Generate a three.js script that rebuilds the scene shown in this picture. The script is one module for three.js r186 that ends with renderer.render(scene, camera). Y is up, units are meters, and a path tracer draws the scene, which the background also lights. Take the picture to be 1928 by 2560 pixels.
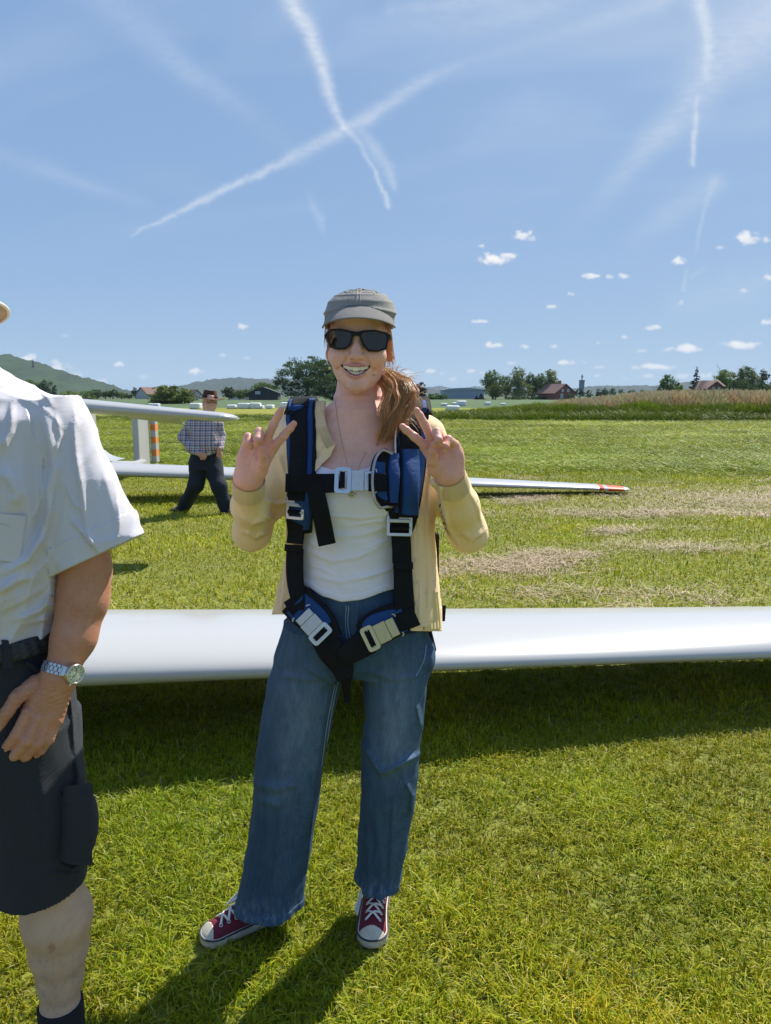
import * as THREE from 'three';
import { mergeGeometries } from 'three/addons/utils/BufferGeometryUtils.js';
import { ImprovedNoise } from 'three/addons/math/ImprovedNoise.js';
import { RoundedBoxGeometry } from 'three/addons/geometries/RoundedBoxGeometry.js';

// ------------------------------------------------------------------ camera, sky, sun, exposure
const W = 1928, H = 2560, FOC = 1845, PITCH = THREE.MathUtils.degToRad(9.0), EYE = 1.5;
const SP = Math.sin(PITCH), CP = Math.cos(PITCH);
const scene = new THREE.Scene();
const camera = new THREE.PerspectiveCamera(2 * THREE.MathUtils.radToDeg(Math.atan(H / 2 / FOC)), W / H, 0.05, 20000);
camera.position.set(0, EYE, 0); camera.rotation.x = -PITCH;
const renderer = new THREE.WebGLRenderer({ antialias: true });
renderer.setSize(771, 1024);
renderer.toneMapping = THREE.LinearToneMapping;
renderer.toneMappingExposure = 1.95;
renderer.shadowMap.enabled = true;
const SKYGAIN = 1.0 / 1.86;                       // sky radiance for that exposure
const SUNDIR = new THREE.Vector3(0.413, 0.766, -0.492).normalize();   // behind her, to the right, 50 degrees up
const sun = new THREE.DirectionalLight(new THREE.Color(1.0, 0.955, 0.84), 3.7);
sun.position.copy(SUNDIR).multiplyScalar(60); sun.castShadow = true; sun.shadow.radius = 1;
sun.shadow.mapSize.set(4096, 4096);
Object.assign(sun.shadow.camera, { left: -30, right: 30, top: 30, bottom: -30, near: 1, far: 160 });
scene.add(sun, sun.target);

// ------------------------------------------------------------------ helpers
let seed = 7;
const rnd = () => { seed = (seed * 1664525 + 1013904223) >>> 0; return seed / 4294967296; };
const rr = (a, b) => a + (b - a) * rnd();
const gauss = () => (rnd() + rnd() + rnd() + rnd() - 2) * 0.87;
const PN = new ImprovedNoise(), noise = (x, y = 0.37, z = 0.73) => PN.noise(x, y, z);
const fbm = (x, y, z = 0.5, o = 4) => { let s = 0, a = 0.5; for (let i = 0; i < o; i++) { s += a * noise(x, y, z); x = x * 2.03 + 5.1; y = y * 2.03 + 1.7; z = z * 2.03 + 3.3; a *= 0.5; } return s; };
const clamp = (x, a = 0, b = 1) => x < a ? a : x > b ? b : x;
const sstep = (a, b, x) => { const t = clamp((x - a) / (b - a)); return t * t * (3 - 2 * t); };
const mix = (a, b, t) => a + (b - a) * t;
const V = (x, y, z) => new THREE.Vector3(x, y, z);
// place in the world of what stands at picture point (x, y) of the photograph, Z metres in front of the camera
function at(x, y, Z) { const u = (x - W / 2) / FOC, v = (H / 2 - y) / FOC, t = Z / (v * SP + CP); return V(u * t, EYE + t * (v * CP - SP), -Z); }
function rayDir(x, y) { const u = (x - W / 2) / FOC, v = (H / 2 - y) / FOC; return V(u, v * CP - SP, -(v * SP + CP)).normalize(); }
const lerpTable = (t, x) => {                    // t = [[x, y...], ...] ascending x, smooth between rows
  if (x <= t[0][0]) return t[0].slice(1);
  for (let i = 1; i < t.length; i++) if (x <= t[i][0]) { const k = (x - t[i - 1][0]) / (t[i][0] - t[i - 1][0]), s = k * k * (3 - 2 * k) * 0.5 + k * 0.5; return t[i].slice(1).map((b, j) => mix(t[i - 1][j + 1], b, s)); }
  return t[t.length - 1].slice(1);
};
const used = {};
function numbered(n) { const k = used[n] = (used[n] ?? -1) + 1; return k ? `${n}_${String(k).padStart(3, '0')}` : n; }
function tag(o, label, category, group, kind) { o.userData = { ...o.userData, label }; if (category) o.userData.category = category; if (group) o.userData.group = group; if (kind) o.userData.kind = kind; return o; }
function thing(name, label, category, pos = [0, 0, 0], turn = 0, group) { const g = new THREE.Group(); g.name = numbered(name); g.position.set(...pos); g.rotation.y = turn; scene.add(g); return tag(g, label, category, group); }
function part(name, geo, mat, parent) {
  const m = new THREE.Mesh(geo, mat); m.name = parent === scene ? numbered(name) : name; m.castShadow = m.receiveShadow = true;
  if (parent !== scene) { parent.updateMatrixWorld(true); }
  parent.add(m); return m;
}
// part whose geometry was made in world coordinates
function wpart(name, geo, mat, parent) { parent.updateMatrixWorld(true); geo.applyMatrix4(parent.matrixWorld.clone().invert()); return part(name, geo, mat, parent); }
function subgroup(name, parent) { const g = new THREE.Group(); g.name = name; parent.add(g); return g; }
function merge(list) { const l = list.map(g => { const h = g.index ? g.toNonIndexed() : g; if (!h.attributes.uv) h.setAttribute('uv', new THREE.Float32BufferAttribute(new Float32Array(h.attributes.position.count * 2), 2)); for (const k of Object.keys(h.attributes)) if (!['position', 'normal', 'uv', 'color'].includes(k)) h.deleteAttribute(k); return h; }); const anyc = l.some(g => g.attributes.color); if (anyc) for (const g of l) if (!g.attributes.color) g.setAttribute('color', new THREE.Float32BufferAttribute(new Float32Array(g.attributes.position.count * 3).fill(1), 3)); return mergeGeometries(l); }
const lin = (r, g, b) => new THREE.Color().setRGB(r, g, b);
function mat(c, rough = 0.8, o = {}) { const m = new THREE.MeshPhysicalMaterial({ color: c, roughness: rough, side: THREE.DoubleSide, ...o }); return m; }
function dataTex(n, fn, srgb = false, rep = true) {
  const d = new Uint8Array(n * n * 4);
  for (let j = 0; j < n; j++) for (let i = 0; i < n; i++) { const c = fn(i / n, j / n, i, j), k = (j * n + i) * 4; d[k] = clamp(c[0]) * 255; d[k + 1] = clamp(c[1]) * 255; d[k + 2] = clamp(c[2]) * 255; d[k + 3] = 255; }
  const t = new THREE.DataTexture(d, n, n); t.wrapS = t.wrapT = rep ? THREE.RepeatWrapping : THREE.ClampToEdgeWrapping; t.magFilter = THREE.LinearFilter; t.minFilter = THREE.LinearMipmapLinearFilter; t.generateMipmaps = true; if (srgb) t.colorSpace = THREE.SRGBColorSpace; t.needsUpdate = true; return t;
}
const rep = (t, u, v = u) => { const c = t.clone(); c.repeat.set(u, v); c.needsUpdate = true; return c; };
// noise that tiles: sum of lattice noises with wrapped coordinates
function tileNoise(n, cells, s = 0) { const g = new Float32Array(cells * cells); let q = 1234567 + s * 7919; for (let i = 0; i < g.length; i++) { q = (q * 1664525 + 1013904223) >>> 0; g[i] = q / 4294967296; } return (u, v) => { const x = u * cells, y = v * cells, i = Math.floor(x), j = Math.floor(y), a = x - i, b = y - j, A = a * a * (3 - 2 * a), B = b * b * (3 - 2 * b), w = k => ((k % cells) + cells) % cells; return mix(mix(g[w(j) * cells + w(i)], g[w(j) * cells + w(i + 1)], A), mix(g[w(j + 1) * cells + w(i)], g[w(j + 1) * cells + w(i + 1)], A), B); }; }

// ------------------------------------------------------------------ the sky: clear air, contrails, cirrus and small cumulus
function makeSky() {
  const SW = 4096, SH = 2048, d = new Float32Array(SW * SH * 4);
  const trails = [
    [[714, -40, 28, .72], [736, 20, 28, .72], [774, 78, 25, .7], [804, 168, 21, .66], [834, 270, 15, .55], [858, 318, 11, .5]],
    [[858, 318, 9, .35], [900, 360, 7, .3], [936, 425, 8, .42], [972, 516, 8, .55]],
    [[905, 335, 18, .2], [940, 375, 20, .34], [968, 420, 16, .3], [986, 470, 10, .3]],
    [[330, 586, 4, .25], [450, 528, 9, .45], [570, 468, 11, .48], [660, 429, 12, .46], [750, 387, 19, .36], [840, 336, 24, .42], [930, 288, 24, .42], [1000, 240, 22, .33], [1084, 189, 17, .24], [1173, 156, 14, .06], [1300, 115, 22, .05], [1434, 72, 30, .10], [1646, 0, 34, .26], [1700, -40, 40, .2]],
    [[1740, -40, 26, .5], [1750, 10, 26, .62], [1768, 72, 22, .62], [1771, 139, 17, .5], [1762, 200, 14, .2]],
    [[1746, 245, 6, .3], [1741, 300, 8, .5], [1736, 340, 9, .55], [1730, 412, 7, .5]],
    [[1960, 20, 120, .36], [1850, 110, 100, .36], [1780, 180, 74, .34], [1724, 267, 54, .32], [1640, 345, 44, .28], [1557, 434, 34, .18], [1501, 501, 34, .07], [1400, 590, 50, 0]],
    [[1790, 450, 18, .15], [1763, 523, 6, .2], [1743, 596, 5, .22], [1735, 640, 5, .05]],
    [[1790, 460, 36, .16], [1668, 540, 44, .15], [1590, 600, 34, .06]],
    [[200, -60, 60, .08], [300, 30, 60, .14], [380, 95, 55, .15], [460, 170, 42, .2], [540, 225, 36, .15], [640, 300, 38, .06], [740, 380, 34, .05]],
    [[-20, 380, 34, .07], [120, 426, 30, .13], [210, 462, 24, .14], [370, 512, 26, .05]],
    [[770, 480, 12, .05], [800, 545, 14, .2], [806, 575, 10, .13]],
    [[1718, 676, 4, .25], [1711, 726, 4, .3]], [[1730, 690, 10, .12], [1760, 668, 12, .1]],
    [[900, 60, 40, .06], [1150, 70, 50, .12], [1330, 20, 50, .18], [1450, -30, 40, .16]],
    [[980, 20, 26, .14], [1120, 10, 30, .24], [1300, -20, 26, .2]], [[1180, 330, 60, .05], [1330, 280, 80, .12], [1480, 300, 70, .06]], [[1700, 760, 60, .08], [1850, 720, 70, .12], [1960, 700, 60, .1]],
  ];
  const Q = (x, y, w, h, i) => [1100 + .497 * x, 560 + .497 * y, .25 * w, .25 * h, i];
  const clouds = [Q(280, 185, 175, 66, 1.15), Q(340, 165, 110, 34, .9), Q(420, 65, 130, 58, .85), Q(210, 112, 40, 25, .7), Q(765, 265, 90, 42, .95), Q(850, 265, 45, 25, .7), Q(925, 265, 64, 30, .8), Q(1200, 190, 75, 52, .95), Q(1410, 118, 50, 25, .5), Q(1545, 80, 125, 78, .95), Q(1645, 82, 60, 25, .7), Q(1655, 270, 60, 35, .8), Q(1525, 337, 45, 22, .5), Q(1215, 397, 38, 25, .6), Q(660, 353, 40, 20, .65), Q(563, 418, 78, 25, .75), Q(203, 491, 88, 24, .9), Q(1075, 523, 98, 36, .75), Q(930, 570, 42, 17, .6), Q(1650, 497, 70, 40, .85), Q(270, 610, 88, 30, .85), Q(433, 618, 54, 20, .75), Q(575, 617, 50, 21, .6), Q(755, 604, 22, 14, .6), Q(797, 598, 28, 13, .45), Q(1015, 640, 58, 16, .65), Q(1230, 630, 235, 50, .95), Q(1530, 612, 265, 52, 1), Q(630, 698, 98, 30, .9), Q(353, 703, 72, 16, .65), Q(730, 698, 32, 11, .45), Q(805, 722, 52, 19, .5), Q(1085, 722, 190, 34, .85), Q(790, 765, 46, 20, .45), Q(1045, 768, 72, 26, .55), Q(155, 741, 62, 25, .8), Q(210, 750, 40, 16, .5), Q(68, 782, 42, 21, .6), Q(12, 755, 34, 20, .55), Q(1220, 770, 90, 34, .5), Q(1345, 768, 90, 38, .5), Q(925, 780, 52, 12, .35),
    [607, 817, 15, 8, .85], [165, 841, 11, 6, .35], [299, 912, 16, 9, .75], [490, 930, 20, 9, .85], [558, 889, 11, 5, .45], [617, 895, 11, 5, .4], [139, 921, 36, 15, .8], [70, 900, 24, 12, .9], [190, 940, 22, 9, .5], [360, 943, 16, 7, .45], [256, 954, 14, 7, .5], [1022, 935, 22, 9, .6], [1076, 930, 16, 8, .65]];
  for (let i = 0; i < 90; i++) {                    // more of the same little clouds round the rest of the horizon
    const az = rr(0.62, 2 * Math.PI - 0.62), el = Math.pow(rnd(), 1.7) * 0.32 + 0.03;
    clouds.push([az, el, rr(.012, .05), rr(.004, .014), rr(.5, 1), 1]);
  }
  const near = clouds.filter(c => !c[5]), far = clouds.filter(c => c[5]);
  for (let j = 0; j < SH; j++) {
    const el = (j + .5) / SH * Math.PI - Math.PI / 2, ce = Math.cos(el), y = Math.sin(el);
    for (let i = 0; i < SW; i++) {
      const k = (j * SW + i) * 4;
      if (el < -0.03) { d[k] = .2; d[k + 1] = .25; d[k + 2] = .22; d[k + 3] = 1; continue; }
      const az = ((i + .5) / SW - .5) * 2 * Math.PI, x = Math.cos(az) * ce, z = Math.sin(az) * ce;
      const t = clamp(y), hz = Math.exp(-t * 4.6), hz2 = Math.exp(-t * 17);
      // clear summer sky: deeper overhead, pale and slightly warm at the horizon
      let r = mix(.168, .37, hz) + .11 * hz2, g = mix(.318, .55, hz) + .065 * hz2, b = mix(.60, .79, hz) - .05 * hz2;
      const cs = x * SUNDIR.x + y * SUNDIR.y + z * SUNDIR.z, a = Math.acos(clamp(cs, -1, 1));
      const au = Math.exp(-a * 2.4) * 0.62 + Math.exp(-a * 9) * 2.2;
      r += au * .62; g += au * .58; b += au * .42;
      // thin cirrus veil over the whole sky
      let cov = 0;
      { const px = x / (y + .18), pz = z / (y + .18); cov += clamp(fbm(px * 1.1 + pz * .7, pz * 3.4 - px * 1.2, 2.2, 3) * 1.2 + .06) * .3 * sstep(.1, .4, y); }
      const fw = -y * SP - z * CP; let inF = false, X = 0, Y = 0;
      if (fw > .3) { X = W / 2 + FOC * x / fw; Y = H / 2 - FOC * (y * CP - z * SP) / fw; inF = X > -150 && X < W + 150 && Y > -150 && Y < 1050; }
      if (inF) {
        const wx = X + 6 * noise(X / 46, Y / 46, 1.5) + 3 * noise(X / 14, Y / 14, 4), wy = Y + 6 * noise(X / 46, Y / 46, 7.5) + 4 * noise(X / 12, Y / 12, 9);
        for (const tr of trails) {
          let best = 0;
          for (let s = 1; s < tr.length; s++) {
            const A = tr[s - 1], B = tr[s], ex = B[0] - A[0], ey = B[1] - A[1];
            let h = ((wx - A[0]) * ex + (wy - A[1]) * ey) / (ex * ex + ey * ey); if (h < -.5 || h > 1.5) continue;
            h = clamp(h); const qx = wx - A[0] - ex * h, qy = wy - A[1] - ey * h, w = mix(A[2], B[2], h), q = (qx * qx + qy * qy) / (w * w); if (q > 5) continue;
            best = Math.max(best, Math.exp(-q * 1.6) * mix(A[3], B[3], h));
          }
          if (best > .004) cov = 1 - (1 - cov) * (1 - best * clamp(.85 + .75 * fbm(X / 34, Y / 10, 3.3, 3)));
        }
        let cl = 0, sh = 0;
        for (const c of near) {
          const qx = (X - c[0]) / c[2], qy = (Y - c[1]) / c[3]; if (qx * qx + qy * qy > 5) continue;
          const sz = Math.max(11, c[2] * .55), n = fbm(X / sz + c[0], Y / (sz * .62) + c[1], c[0] * .01, 3), base = qy > 0 ? qy * 1.35 : qy * .85;
          const den = sstep(.18, .72, (1 - Math.sqrt(qx * qx + base * base)) * .95 + n * 1.15 + .14) * c[4];
          if (den > cl) { cl = den; sh = clamp(qy * .55 + .2 - n * .5); }
        }
        if (cl > 0) { const m = clamp(cl * .92); r = mix(r, mix(.92, .58, sh), m); g = mix(g, mix(.92, .66, sh), m); b = mix(b, mix(.93, .78, sh), m); }
      } else if (el < .42) {
        let A = Math.atan2(x, -z); if (A < 0) A += 2 * Math.PI;
        for (const c of far) {
          const qx = (A - c[0]) / c[2], qy = (el - c[1]) / c[3]; if (qx * qx + qy * qy > 4) continue;
          const n = fbm(A * 90, el * 160, c[0], 3), m = sstep(.2, .75, 1 - Math.hypot(qx, qy) + n) * c[4] * .9; r = mix(r, .85, m); g = mix(g, .86, m); b = mix(b, .89, m);
        }
      }
      const m = clamp(cov); r = mix(r, Math.max(r, .8), m); g = mix(g, Math.max(g, .84), m); b = mix(b, Math.max(b, .9), m);
      d[k] = r * SKYGAIN; d[k + 1] = g * SKYGAIN; d[k + 2] = b * SKYGAIN; d[k + 3] = 1;
    }
  }
  const t = new THREE.DataTexture(d, SW, SH, THREE.RGBAFormat, THREE.FloatType);
  t.mapping = THREE.EquirectangularReflectionMapping; t.magFilter = t.minFilter = THREE.LinearFilter; t.colorSpace = THREE.LinearSRGBColorSpace; t.needsUpdate = true;
  return t;
}
const sky = makeSky();
scene.background = sky; scene.environment = sky;
scene.fog = new THREE.FogExp2(new THREE.Color().setRGB(.55, .72, .95), 0.00009);

// ------------------------------------------------------------------ meshing of distance fields (surface nets), tubes, ribbons
const smin = (a, b, k) => { const h = Math.max(k - Math.abs(a - b), 0) / k; return Math.min(a, b) - h * h * k * 0.25; };
const smax = (a, b, k) => -smin(-a, -b, k);
const cone = (a, b, ra, rb) => { const ax = a.x, ay = a.y, az = a.z, ex = b.x - ax, ey = b.y - ay, ez = b.z - az, L = 1 / (ex * ex + ey * ey + ez * ez); return (x, y, z) => { const px = x - ax, py = y - ay, pz = z - az, h = clamp((px * ex + py * ey + pz * ez) * L), qx = px - ex * h, qy = py - ey * h, qz = pz - ez * h; return Math.sqrt(qx * qx + qy * qy + qz * qz) - ra - (rb - ra) * h; }; };
const ell = (c, rx, ry, rz, yaw = 0, roll = 0) => { const q = new THREE.Quaternion().setFromEuler(new THREE.Euler(0, yaw, roll)).invert(), m = new THREE.Matrix4().makeRotationFromQuaternion(q).elements; return (X, Y, Z) => { const x = X - c.x, y = Y - c.y, z = Z - c.z, a = (m[0] * x + m[4] * y + m[8] * z), b = (m[1] * x + m[5] * y + m[9] * z), e = (m[2] * x + m[6] * y + m[10] * z), k0 = Math.hypot(a / rx, b / ry, e / rz), k1 = Math.hypot(a / rx / rx, b / ry / ry, e / rz / rz); return k1 < 1e-6 ? -Math.min(rx, ry, rz) : k0 * (k0 - 1) / k1; }; };
const chain = (pts, k = .01) => { const fs = []; for (let i = 1; i < pts.length; i++) fs.push(cone(pts[i - 1][0], pts[i][0], pts[i - 1][1], pts[i][1])); return (x, y, z) => { let d = fs[0](x, y, z); for (let i = 1; i < fs.length; i++) d = smin(d, fs[i](x, y, z), k); return d; }; };
const all = (k, ...fs) => (x, y, z) => { let d = fs[0](x, y, z); for (let i = 1; i < fs.length; i++) d = smin(d, fs[i](x, y, z), k); return d; };
function sdfMesh(f, lo, hi, h, opt = {}) {
  const n = [0, 1, 2].map(i => Math.ceil((hi[i] - lo[i]) / h) + 2), nx = n[0], ny = n[1], nz = n[2], val = new Float32Array(nx * ny * nz).fill(NaN);
  const id = (i, j, k) => (k * ny + j) * nx + i, B = 6, slack = opt.slack ?? 1.5;
  for (let bk = 0; bk < nz; bk += B) for (let bj = 0; bj < ny; bj += B) for (let bi = 0; bi < nx; bi += B) {
    const d = f(lo[0] + (bi + B / 2) * h, lo[1] + (bj + B / 2) * h, lo[2] + (bk + B / 2) * h), skip = Math.abs(d) > B * h * .87 * slack + h;
    for (let k = bk; k < Math.min(bk + B + 1, nz); k++) for (let j = bj; j < Math.min(bj + B + 1, ny); j++) for (let i = bi; i < Math.min(bi + B + 1, nx); i++) {
      const q = id(i, j, k), v = val[q];
      if (skip) { if (v !== v) val[q] = d > 0 ? 9 : -9; } else if (v !== v || Math.abs(v) === 9) val[q] = f(lo[0] + i * h, lo[1] + j * h, lo[2] + k * h);
    }
  }
  const pos = [], idx = [], vid = new Int32Array(nx * ny * nz).fill(-1);
  for (let k = 0; k < nz - 1; k++) for (let j = 0; j < ny - 1; j++) for (let i = 0; i < nx - 1; i++) {
    let sx = 0, sy = 0, sz = 0, c = 0; const a = id(i, j, k), v0 = val[a], s0 = v0 < 0;
    const c1 = val[a + 1] < 0, c2 = val[a + nx] < 0, c3 = val[a + nx + 1] < 0, o = nx * ny, c4 = val[a + o] < 0, c5 = val[a + o + 1] < 0, c6 = val[a + o + nx] < 0, c7 = val[a + o + nx + 1] < 0;
    if (s0 === c1 && s0 === c2 && s0 === c3 && s0 === c4 && s0 === c5 && s0 === c6 && s0 === c7) continue;
    for (let e = 0; e < 12; e++) {
      const ax = e >> 2, u = e & 1, w = (e >> 1) & 1; let x0 = 0, y0 = 0, z0 = 0;
      if (ax === 0) { y0 = u; z0 = w; } else if (ax === 1) { x0 = u; z0 = w; } else { x0 = u; y0 = w; }
      const A = id(i + x0, j + y0, k + z0), Bq = A + (ax === 0 ? 1 : ax === 1 ? nx : nx * ny), va = val[A], vb = val[Bq];
      if ((va < 0) === (vb < 0)) continue; const t = va / (va - vb); sx += x0 + (ax === 0 ? t : 0); sy += y0 + (ax === 1 ? t : 0); sz += z0 + (ax === 2 ? t : 0); c++;
    }
    vid[a] = pos.length / 3; pos.push(lo[0] + (i + sx / c) * h, lo[1] + (j + sy / c) * h, lo[2] + (k + sz / c) * h);
  }
  for (let k = 1; k < nz - 1; k++) for (let j = 1; j < ny - 1; j++) for (let i = 1; i < nx - 1; i++) {
    const a = id(i, j, k), s = val[a] < 0;
    const quad = (p, q, r, t, flip) => { if (p < 0 || q < 0 || r < 0 || t < 0) return; flip ? idx.push(p, r, q, p, t, r) : idx.push(p, q, r, p, r, t); };
    if (s !== val[a + 1] < 0) quad(vid[id(i, j - 1, k - 1)], vid[id(i, j, k - 1)], vid[a], vid[id(i, j - 1, k)], !s);
    if (s !== val[a + nx] < 0) quad(vid[id(i - 1, j, k - 1)], vid[id(i - 1, j, k)], vid[a], vid[id(i, j, k - 1)], !s);
    if (s !== val[a + nx * ny] < 0) quad(vid[id(i - 1, j - 1, k)], vid[id(i, j - 1, k)], vid[a], vid[id(i - 1, j, k)], !s);
  }
  const nor = new Float32Array(pos.length), col = opt.color ? new Float32Array(pos.length) : null, uv = new Float32Array(pos.length / 3 * 2), e = h * .4;
  for (let v = 0; v < pos.length; v += 3) {
    let x = pos[v], y = pos[v + 1], z = pos[v + 2], gx, gy, gz;
    for (let it = 0; it < 2; it++) {
      gx = f(x + e, y, z) - f(x - e, y, z); gy = f(x, y + e, z) - f(x, y - e, z); gz = f(x, y, z + e) - f(x, y, z - e);
      const L = Math.hypot(gx, gy, gz) || 1; if (it === 0) { const st = clamp(f(x, y, z) / (L / (2 * e)), -h * .5, h * .5); x -= gx / L * st; y -= gy / L * st; z -= gz / L * st; }
      gx /= L; gy /= L; gz /= L;
    }
    pos[v] = x; pos[v + 1] = y; pos[v + 2] = z; nor[v] = gx; nor[v + 1] = gy; nor[v + 2] = gz;
    if (col) { const c = opt.color(x, y, z, gx, gy, gz); col[v] = c[0]; col[v + 1] = c[1]; col[v + 2] = c[2]; }
    const w = opt.uv ? opt.uv(x, y, z, gx, gy, gz) : [x + z * .5, y + z * .35]; uv[v / 3 * 2] = w[0]; uv[v / 3 * 2 + 1] = w[1];
  }
  const g = new THREE.BufferGeometry();
  g.setAttribute('position', new THREE.Float32BufferAttribute(pos, 3)); g.setAttribute('normal', new THREE.BufferAttribute(nor, 3)); g.setAttribute('uv', new THREE.BufferAttribute(uv, 2));
  if (col) g.setAttribute('color', new THREE.BufferAttribute(col, 3)); g.setIndex(idx); return g;
}
function sdfBounds(pts, pad) { const b = new THREE.Box3().setFromPoints(pts).expandByScalar(pad); return [b.min.toArray(), b.max.toArray()]; }
function tube(pts, r, seg = 24, sides = 8, closed = false) { const c = new THREE.CatmullRomCurve3(pts, closed, 'centripetal'); return new THREE.TubeGeometry(c, seg, r, sides, closed); }
// tube of changing radius round a list of points, round ends left open unless radius goes to zero
function rope(pts, radius, sides = 5) {
  const p = [], nn = [], uv = [], ix = [], n = pts.length; let prev = V(0.3, 1, 0.2), T = V(), A = V(), Bv = V();
  for (let i = 0; i < n; i++) {
    T.subVectors(pts[Math.min(i + 1, n - 1)], pts[Math.max(i - 1, 0)]).normalize(); A.crossVectors(T, prev).normalize(); Bv.crossVectors(A, T); prev = Bv.clone();
    const r = typeof radius === 'function' ? radius(i / (n - 1)) : radius;
    for (let s = 0; s < sides; s++) { const a = s / sides * 2 * Math.PI, c = Math.cos(a), q = Math.sin(a); const vx = A.x * c + Bv.x * q, vy = A.y * c + Bv.y * q, vz = A.z * c + Bv.z * q; p.push(pts[i].x + vx * r, pts[i].y + vy * r, pts[i].z + vz * r); nn.push(vx, vy, vz); uv.push(s / sides, i / n); if (i < n - 1) { const a0 = i * sides + s, a1 = i * sides + (s + 1) % sides; ix.push(a0, a0 + sides, a1, a1, a0 + sides, a1 + sides); } }
  }
  const g = new THREE.BufferGeometry(); g.setAttribute('position', new THREE.Float32BufferAttribute(p, 3)); g.setAttribute('normal', new THREE.Float32BufferAttribute(nn, 3)); g.setAttribute('uv', new THREE.Float32BufferAttribute(uv, 2)); g.setIndex(ix); return g;
}
function grid(nu, nv, fn, closeU = false) {      // parametric sheet; fn(u, v) -> Vector3, optional third return for uv in metres
  const p = [], uv = [], ix = [];
  for (let j = 0; j <= nv; j++) for (let i = 0; i <= nu; i++) { const q = fn(i / nu, j / nv); p.push(q.x, q.y, q.z); uv.push(q.u ?? i / nu, q.v ?? j / nv); }
  for (let j = 0; j < nv; j++) for (let i = 0; i < nu; i++) { const a = j * (nu + 1) + i; ix.push(a, a + 1, a + nu + 1, a + 1, a + nu + 2, a + nu + 1); }
  const g = new THREE.BufferGeometry(); g.setAttribute('position', new THREE.Float32BufferAttribute(p, 3)); g.setAttribute('uv', new THREE.Float32BufferAttribute(uv, 2)); g.setIndex(ix); g.computeVertexNormals();
  if (closeU) { const N = g.attributes.normal; for (let j = 0; j <= nv; j++) { const a = j * (nu + 1), b = a + nu, x = N.getX(a) + N.getX(b), y = N.getY(a) + N.getY(b), z = N.getZ(a) + N.getZ(b), L = Math.hypot(x, y, z) || 1; N.setXYZ(a, x / L, y / L, z / L); N.setXYZ(b, x / L, y / L, z / L); } }
  return g;
}
const NEAR_BLADES = 190000;
// ------------------------------------------------------------------ the ground
const onPlane = (x, y, h = 0) => { const d = rayDir(x, y), t = (h - EYE) / d.y; return V(d.x * t, h, d.z * t); };
const hayAmount = (x, Z) => {                    // where cut dry grass lies on the mown strip
  if (Z < 3.4) return 0.05;
  const streak = fbm(x * .55 + Z * .12, Z * 1.25 - x * .1, 4.2, 4);
  let a = .8 * sstep(.16, .4, streak + .45 * fbm(x * 1.9, Z * 3.4, 9, 4)) * sstep(3.6, 4.6, Z) * sstep(-.6, .9, x + (Z - 4) * .12) * (1 - sstep(12.2, 14.5, Z));
  const blob = (cx, cz, rx, rz, k) => k * Math.exp(-(((x - cx) / rx) ** 2 + ((Z - cz) / rz) ** 2) * 1.2);
  a += blob(.95, 6.35, .6, .34, 1) * (.4 + 1.2 * clamp(fbm(x * 3, Z * 4, 2, 3) + .4)) + blob(1.4, 5.45, .8, .26, .95) * clamp(.3 + fbm(x * 3, Z * 5, 6, 3) * 2) + blob(5.2, 10.6, 2.6, 1.2, .55) + blob(3.2, 9.3, 1.6, .3, .5) + blob(2.9, 7.2, .7, .25, .5);
  return clamp(a);
};
const C3 = (a, b, t) => [mix(a[0], b[0], t), mix(a[1], b[1], t), mix(a[2], b[2], t)];
const duneY = (x, z) => .012 * noise(x * .9, z * .9, 3) + .006 * noise(x * 3, z * 3, 5);
function groundColor(x, Z) {
  const n = fbm(x * .35, Z * .35, 1, 4), n2 = fbm(x * .06, Z * .09, 5, 4);
  let c = C3([.15, .17, .024], [.23, .245, .036], clamp(.5 + n));
  c = C3(c, [.20, .145, .078], hayAmount(x, Z) * .75);
  const e = Z + 2.5 * n2;
  c = C3(c, C3([.12, .175, .022], [.19, .22, .045], clamp(.5 + n * 1.6)), sstep(11, 15, e));
  c = C3(c, C3([.27, .265, .018], [.20, .225, .022], clamp(.5 + n2 * 2)), sstep(44, 48, e) * (1 - sstep(14, 26, x - (Z - 50) * .28)));
  c = C3(c, C3([.085, .135, .05], [.07, .118, .042], clamp(.5 + n2 * 2)), sstep(86, 90, Z));
  c = C3(c, [.06, .09, .03], sstep(230, 300, Z));
  return c;
}
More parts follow.
